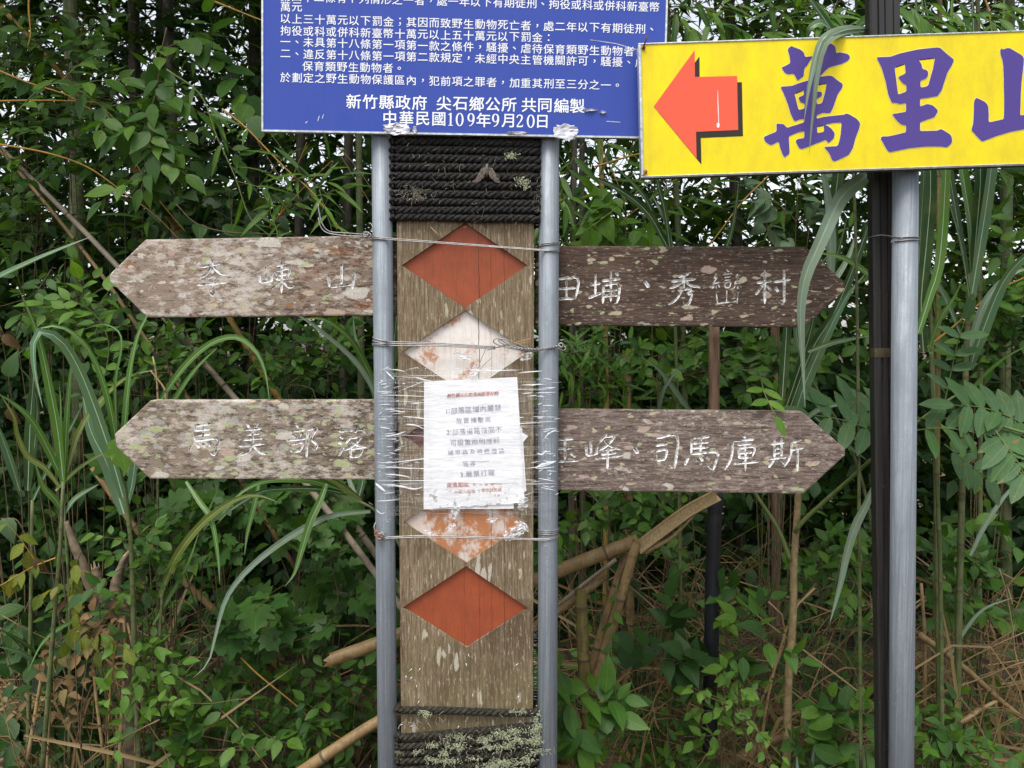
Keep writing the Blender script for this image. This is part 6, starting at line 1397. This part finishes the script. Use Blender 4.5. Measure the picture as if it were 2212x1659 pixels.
def dry(name, n, x0, x1, Y0, Y1, zmax):
    mb = MB()
    for _ in range(n):
        Y = rnd.uniform(Y0, Y1); px = rnd.uniform(x0, x1); b = U(px, 829, Y); b.z = rnd.uniform(-.02, .12)
        k = rnd.random() ** 1.15; r = rnd.choice((.0011, .0014, .0018, .0022, .0034)) * rnd.uniform(.8, 1.2)
        if k < .25:
            l = rnd.uniform(.35, zmax); lean = rnd.gauss(0, .6); p = [b, b + Vector((lean * l * .3, rnd.gauss(0, .05), l * .55)), b + Vector((lean * l, rnd.gauss(0, .1), l))]
        elif k < .62:
            l = rnd.uniform(.3, .8); s = rnd.choice((-1, 1)); h = rnd.uniform(.15, zmax * .8); p = [b, b + Vector((s * l * .12, -.02, h * .7)), b + Vector((s * l * .34, -.05, h)), b + Vector((s * l * .7, -.1, h * .8)), b + Vector((s * l, -.1, h * .25))]
        else:
            l = rnd.uniform(.4, 1.1); a = rnd.gauss(0, .45); z = rnd.uniform(.02, zmax * .7); q = Vector((b.x, b.y, z)); d = Vector((math.cos(a), rnd.gauss(0, .2), math.sin(a))) * l / 2; p = [q - d, q + Vector((0, 0, rnd.gauss(0, .03))), q + d]
        if rnd.random() < .55: tube(mb, [q + Vector((rnd.gauss(0, .003), 0, rnd.gauss(0, .003))) for q in spline(p, 14)], [r * (1 - .4 * i / 13) for i in range(14)], 5)
        else: blade(mb, p, r * 3.2, 1, 1, 10, face=(rnd.gauss(0, .5), -1, rnd.gauss(0, .5)))
    tag(mb.build(name, ['straw', 'blade_dry']), 'tangle of dead tan stalks on the ground', None, None, 'stuff')
dry('dry_stalks', 380, 1230, 2300, 2.25, 3.6, .8)
dry('dry_stalks', 150, 30, 340, 2.12, 2.9, .75)
dry('dry_stalks', 60, 340, 1230, 2.5, 3.6, .4)
# dry cane stalks one can tell apart
for pts, r, lab, mat in (([(255, 1700), (262, 1560), (270, 1420), (267, 1330)], .006, 'straight tan cane stalk in front of the broken trunk', 'culm_tan'), ([(293, 1700), (293, 1500), (290, 1420), (275, 1345)], .005, 'tan cane stalk right of the broken trunk, bent at its top', 'culm_tan'), ([(232, 1680), (236, 1520), (250, 1390), (262, 1330)], .004, 'yellow-green stalk leaning on the broken trunk', 'culm_yellow'), ([(60, 1640), (80, 1520), (95, 1430)], .006, 'tan stalk topped by a pale cut end at the lower left', 'culm_tan'), ([(100, 1700), (110, 1450), (118, 1300), (128, 1225)], .004, 'upright tan stalk left of the yellowing leaves', 'culm_tan'), ([(225, 1640), (205, 1480), (208, 1420), (250, 1390), (282, 1395)], .005, 'bent dry leaf hooked over beside the broken trunk', 'culm_tan'), ([(350, 920), (342, 870), (338, 810), (330, 770)], .003, 'pale dry stalk above the lower left board tip', 'culm_tan'), ([(375, 920), (360, 880), (355, 840), (325, 800)], .0035, 'bent dry blade above the lower left board', 'culm_tan'), ([(1640, 1659), (1660, 1500), (1710, 1330), (1760, 1270)], .005, 'long tan stalk curving behind the prickly tree', 'culm_tan'), ([(1625, 1560), (1690, 1400), (1690, 1330), (1660, 1300)], .004, 'bent dry stalk left of the prickly tree', 'culm_tan'), ([(1975, 1620), (2060, 1570), (2140, 1520), (2160, 1510)], .008, 'pale broken stalk lying right of the grey pole', 'culm_tan'), ([(1995, 1590), (1998, 1400), (1990, 1260)], .007, 'brown upright stalk right of the grey pole', 'culm_brown'), ([(2060, 1580), (2066, 1440), (2072, 1370)], .006, 'orange dry sheath on a stalk right of the grey pole', 'culm_yellow'), ([(1985, 1370), (2080, 1440), (2180, 1530), (2240, 1570)], .011, 'brown fallen cane slanting down at the lower right', 'culm_brown'), ([(1410, 1520), (1420, 1570), (1450, 1600), (1452, 1620)], .003, 'pale curled straw at the bottom right of the olive stump', 'culm_tan'), ([(1590, 1300), (1560, 1320), (1500, 1400), (1440, 1430)], .004, 'pale dry stalk in front of the black stake', 'culm_tan')):
    bamboo('dry_stalk', lab, pts, r, r * .7, mat, .2, cat='dry stalk', Y=2.16 if pts[0][0] < 400 else 2.4, sides=8)

def fill(name, jobs, mats, label=None):
    L = Leaves(); mb = MB()
    for n, yr, zf, xf, kind, mi, size, k, length, keep in jobs:
        Y = rng.uniform(*yr, n); X = rng.uniform(-1, 1, n) * (xf[0] * Y + xf[1]); z0, z1 = zf; Z = z0(Y) + (z1(Y) - z0(Y)) * rng.random(n)
        O = np.stack([X, Y, Z], 1); ok = np.array([keep(*o) > rng.random() for o in O]); O = O[ok]; m = len(O)
        T = np.stack([rng.normal(0, 1, m), rng.normal(-.2, .6, m), rng.normal(-.05, .55, m)], 1)
        sprigs(L, O, T, length, k, size, kind, mi, up=(0, -.45, .8))
        for o_, t_ in list(zip(O, norm(T)))[::6]:
            tube(mb, [Vector(o_) - Vector(t_) * length, Vector(o_), Vector(o_) + Vector(t_) * length], .0017, 3, cap=False)
    o = L.build(name, mats); tag(o, label, None, None, 'stuff')
    tw_ = mb.build('thicket_twigs', 'twig'); tag(tw_, None, None, None, 'stuff')
def clump(s, lo, hi, seed=0):
    def f(x, y, z):
        v = mnoise.noise((x * s + seed, y * s, z * s + seed)) + .4 * mnoise.noise((x * s * 2.7, y * s * 2.7 + seed, z * s * 2.7))
        return min(1, max(0, (v - lo) / (hi - lo)))
    return f
E = EYE.z
def gap(x, y, z):                                             # more open to the sky on the right-hand side and high up
    k = clump(.9, -.75, .0)(x, y, z); u = x / y
    if z > 1.2 and u > .03: k *= .75
    if z > 1.5 and -.22 < u < .03: k *= .9
    return k
fill('thicket_and_shade_canopy', [
    (9200, (4.4, 7.6), (lambda y: -.2 + 0 * y, lambda y: E + .2 * y), (1.12, 1.3), 'far', 0, .12, 8, .3, gap),
    (9800, (4.4, 7.6), (lambda y: E - .1 * y, lambda y: E + .62 * y), (1.12, 1.3), 'farlan', 0, .15, 9, .35, gap),
    (7700, (4.2, 7.0), (lambda y: E - .1 * y, lambda y: E + .6 * y), (1.12, 1.3), 'far', 1, .12, 8, .3, lambda x, y, z: gap(x, y, z) * (1.3 if x < 0 else .5)),
    (6300, (3.8, 6.5), (lambda y: 0 * y, lambda y: 1.5 + 0 * y), (1.1, 1.3), 'far', 1, .11, 7, .25, clump(.9, -.9, -.1, 3)),
    (5000, (1.9, 6.8), (lambda y: 2.2 + .5 * y, lambda y: 7.4 + 0 * y), (.7, 2.2), 'far', 1, .17, 7, .4, clump(.6, -.8, .1, 7)),  # unseen canopy overhead, added to darken the thicket below it
], ['leaf_far', 'leaf_dark'], 'far dark thicket of leaves behind the signs, with an added shade canopy overhead')
fill('undergrowth', [
    (1350, (3.0, 4.2), (lambda y: .2 + 0 * y, lambda y: E + .3 * y), (.98, .8), 'ov', 0, .085, 6, .18, lambda x, y, z: clump(1.3, -.3, .35, 5)(x, y, z) * (1 if z < 1.4 else .55) * (.2 if x > .1 and z < 1.15 else 1)),
    (750, (2.8, 4.0), (lambda y: 0 * y, lambda y: 1.1 + 0 * y), (.98, .8), 'ser', 1, .08, 5, .16, lambda x, y, z: clump(1.5, -.3, .3, 9)(x, y, z) * (.4 if x > .1 else 1)),
    (780, (2.5, 3.6), (lambda y: 0 * y, lambda y: .45 + 0 * y), (.98, .8), 'ov', 0, .06, 6, .14, lambda x, y, z: clump(1.6, -.3, .3, 2)(x, y, z) * (.45 if x > .1 else 1)),
    (600, (3.0, 4.2), (lambda y: E - .1 * y, lambda y: E + .5 * y), (.98, .8), 'lan', 2, .13, 7, .25, clump(1.2, -.2, .4, 12)),
], ['leaf', 'leaf_dark', 'leaf_bamboo'], 'tangled leafy undergrowth in front of the dark thicket')
mb = MB()
for _ in range(420):                                          # short grass on the floor
    b = Vector((rnd.uniform(-2.2, 2.4), rnd.uniform(2.3, 3.4), 0)); a = rnd.uniform(0, 6.28); l = rnd.uniform(.08, .28); d = Vector((math.cos(a), math.sin(a), 0))
    blade(mb, [b, b + d * l * .25 + Vector((0, 0, l * .7)), b + d * l * .8 + Vector((0, 0, l * .85))], .005, 0, 0, 6, face=(-d.y, d.x, .4))
tag(mb.build('grass', 'grass'), 'short green grass on the forest floor', None, None, 'stuff')

L = Leaves(); n = 900                                         # fallen leaves
P_ = np.stack([rng.uniform(-2.6, 2.8, n), rng.uniform(2.2, 3.8, n), rng.uniform(.0, .05, n)], 1)
L.add(P_, rng.normal(0, 1, (n, 3)) * (1, 1, .25), np.array((0, 0, 1)) + rng.normal(0, .3, (n, 3)), rng.uniform(.04, .1, n), 'dead')
tag(L.build('leaf_litter', 'leaf_dead'), 'fallen brown leaves on the forest floor', None, None, 'stuff')
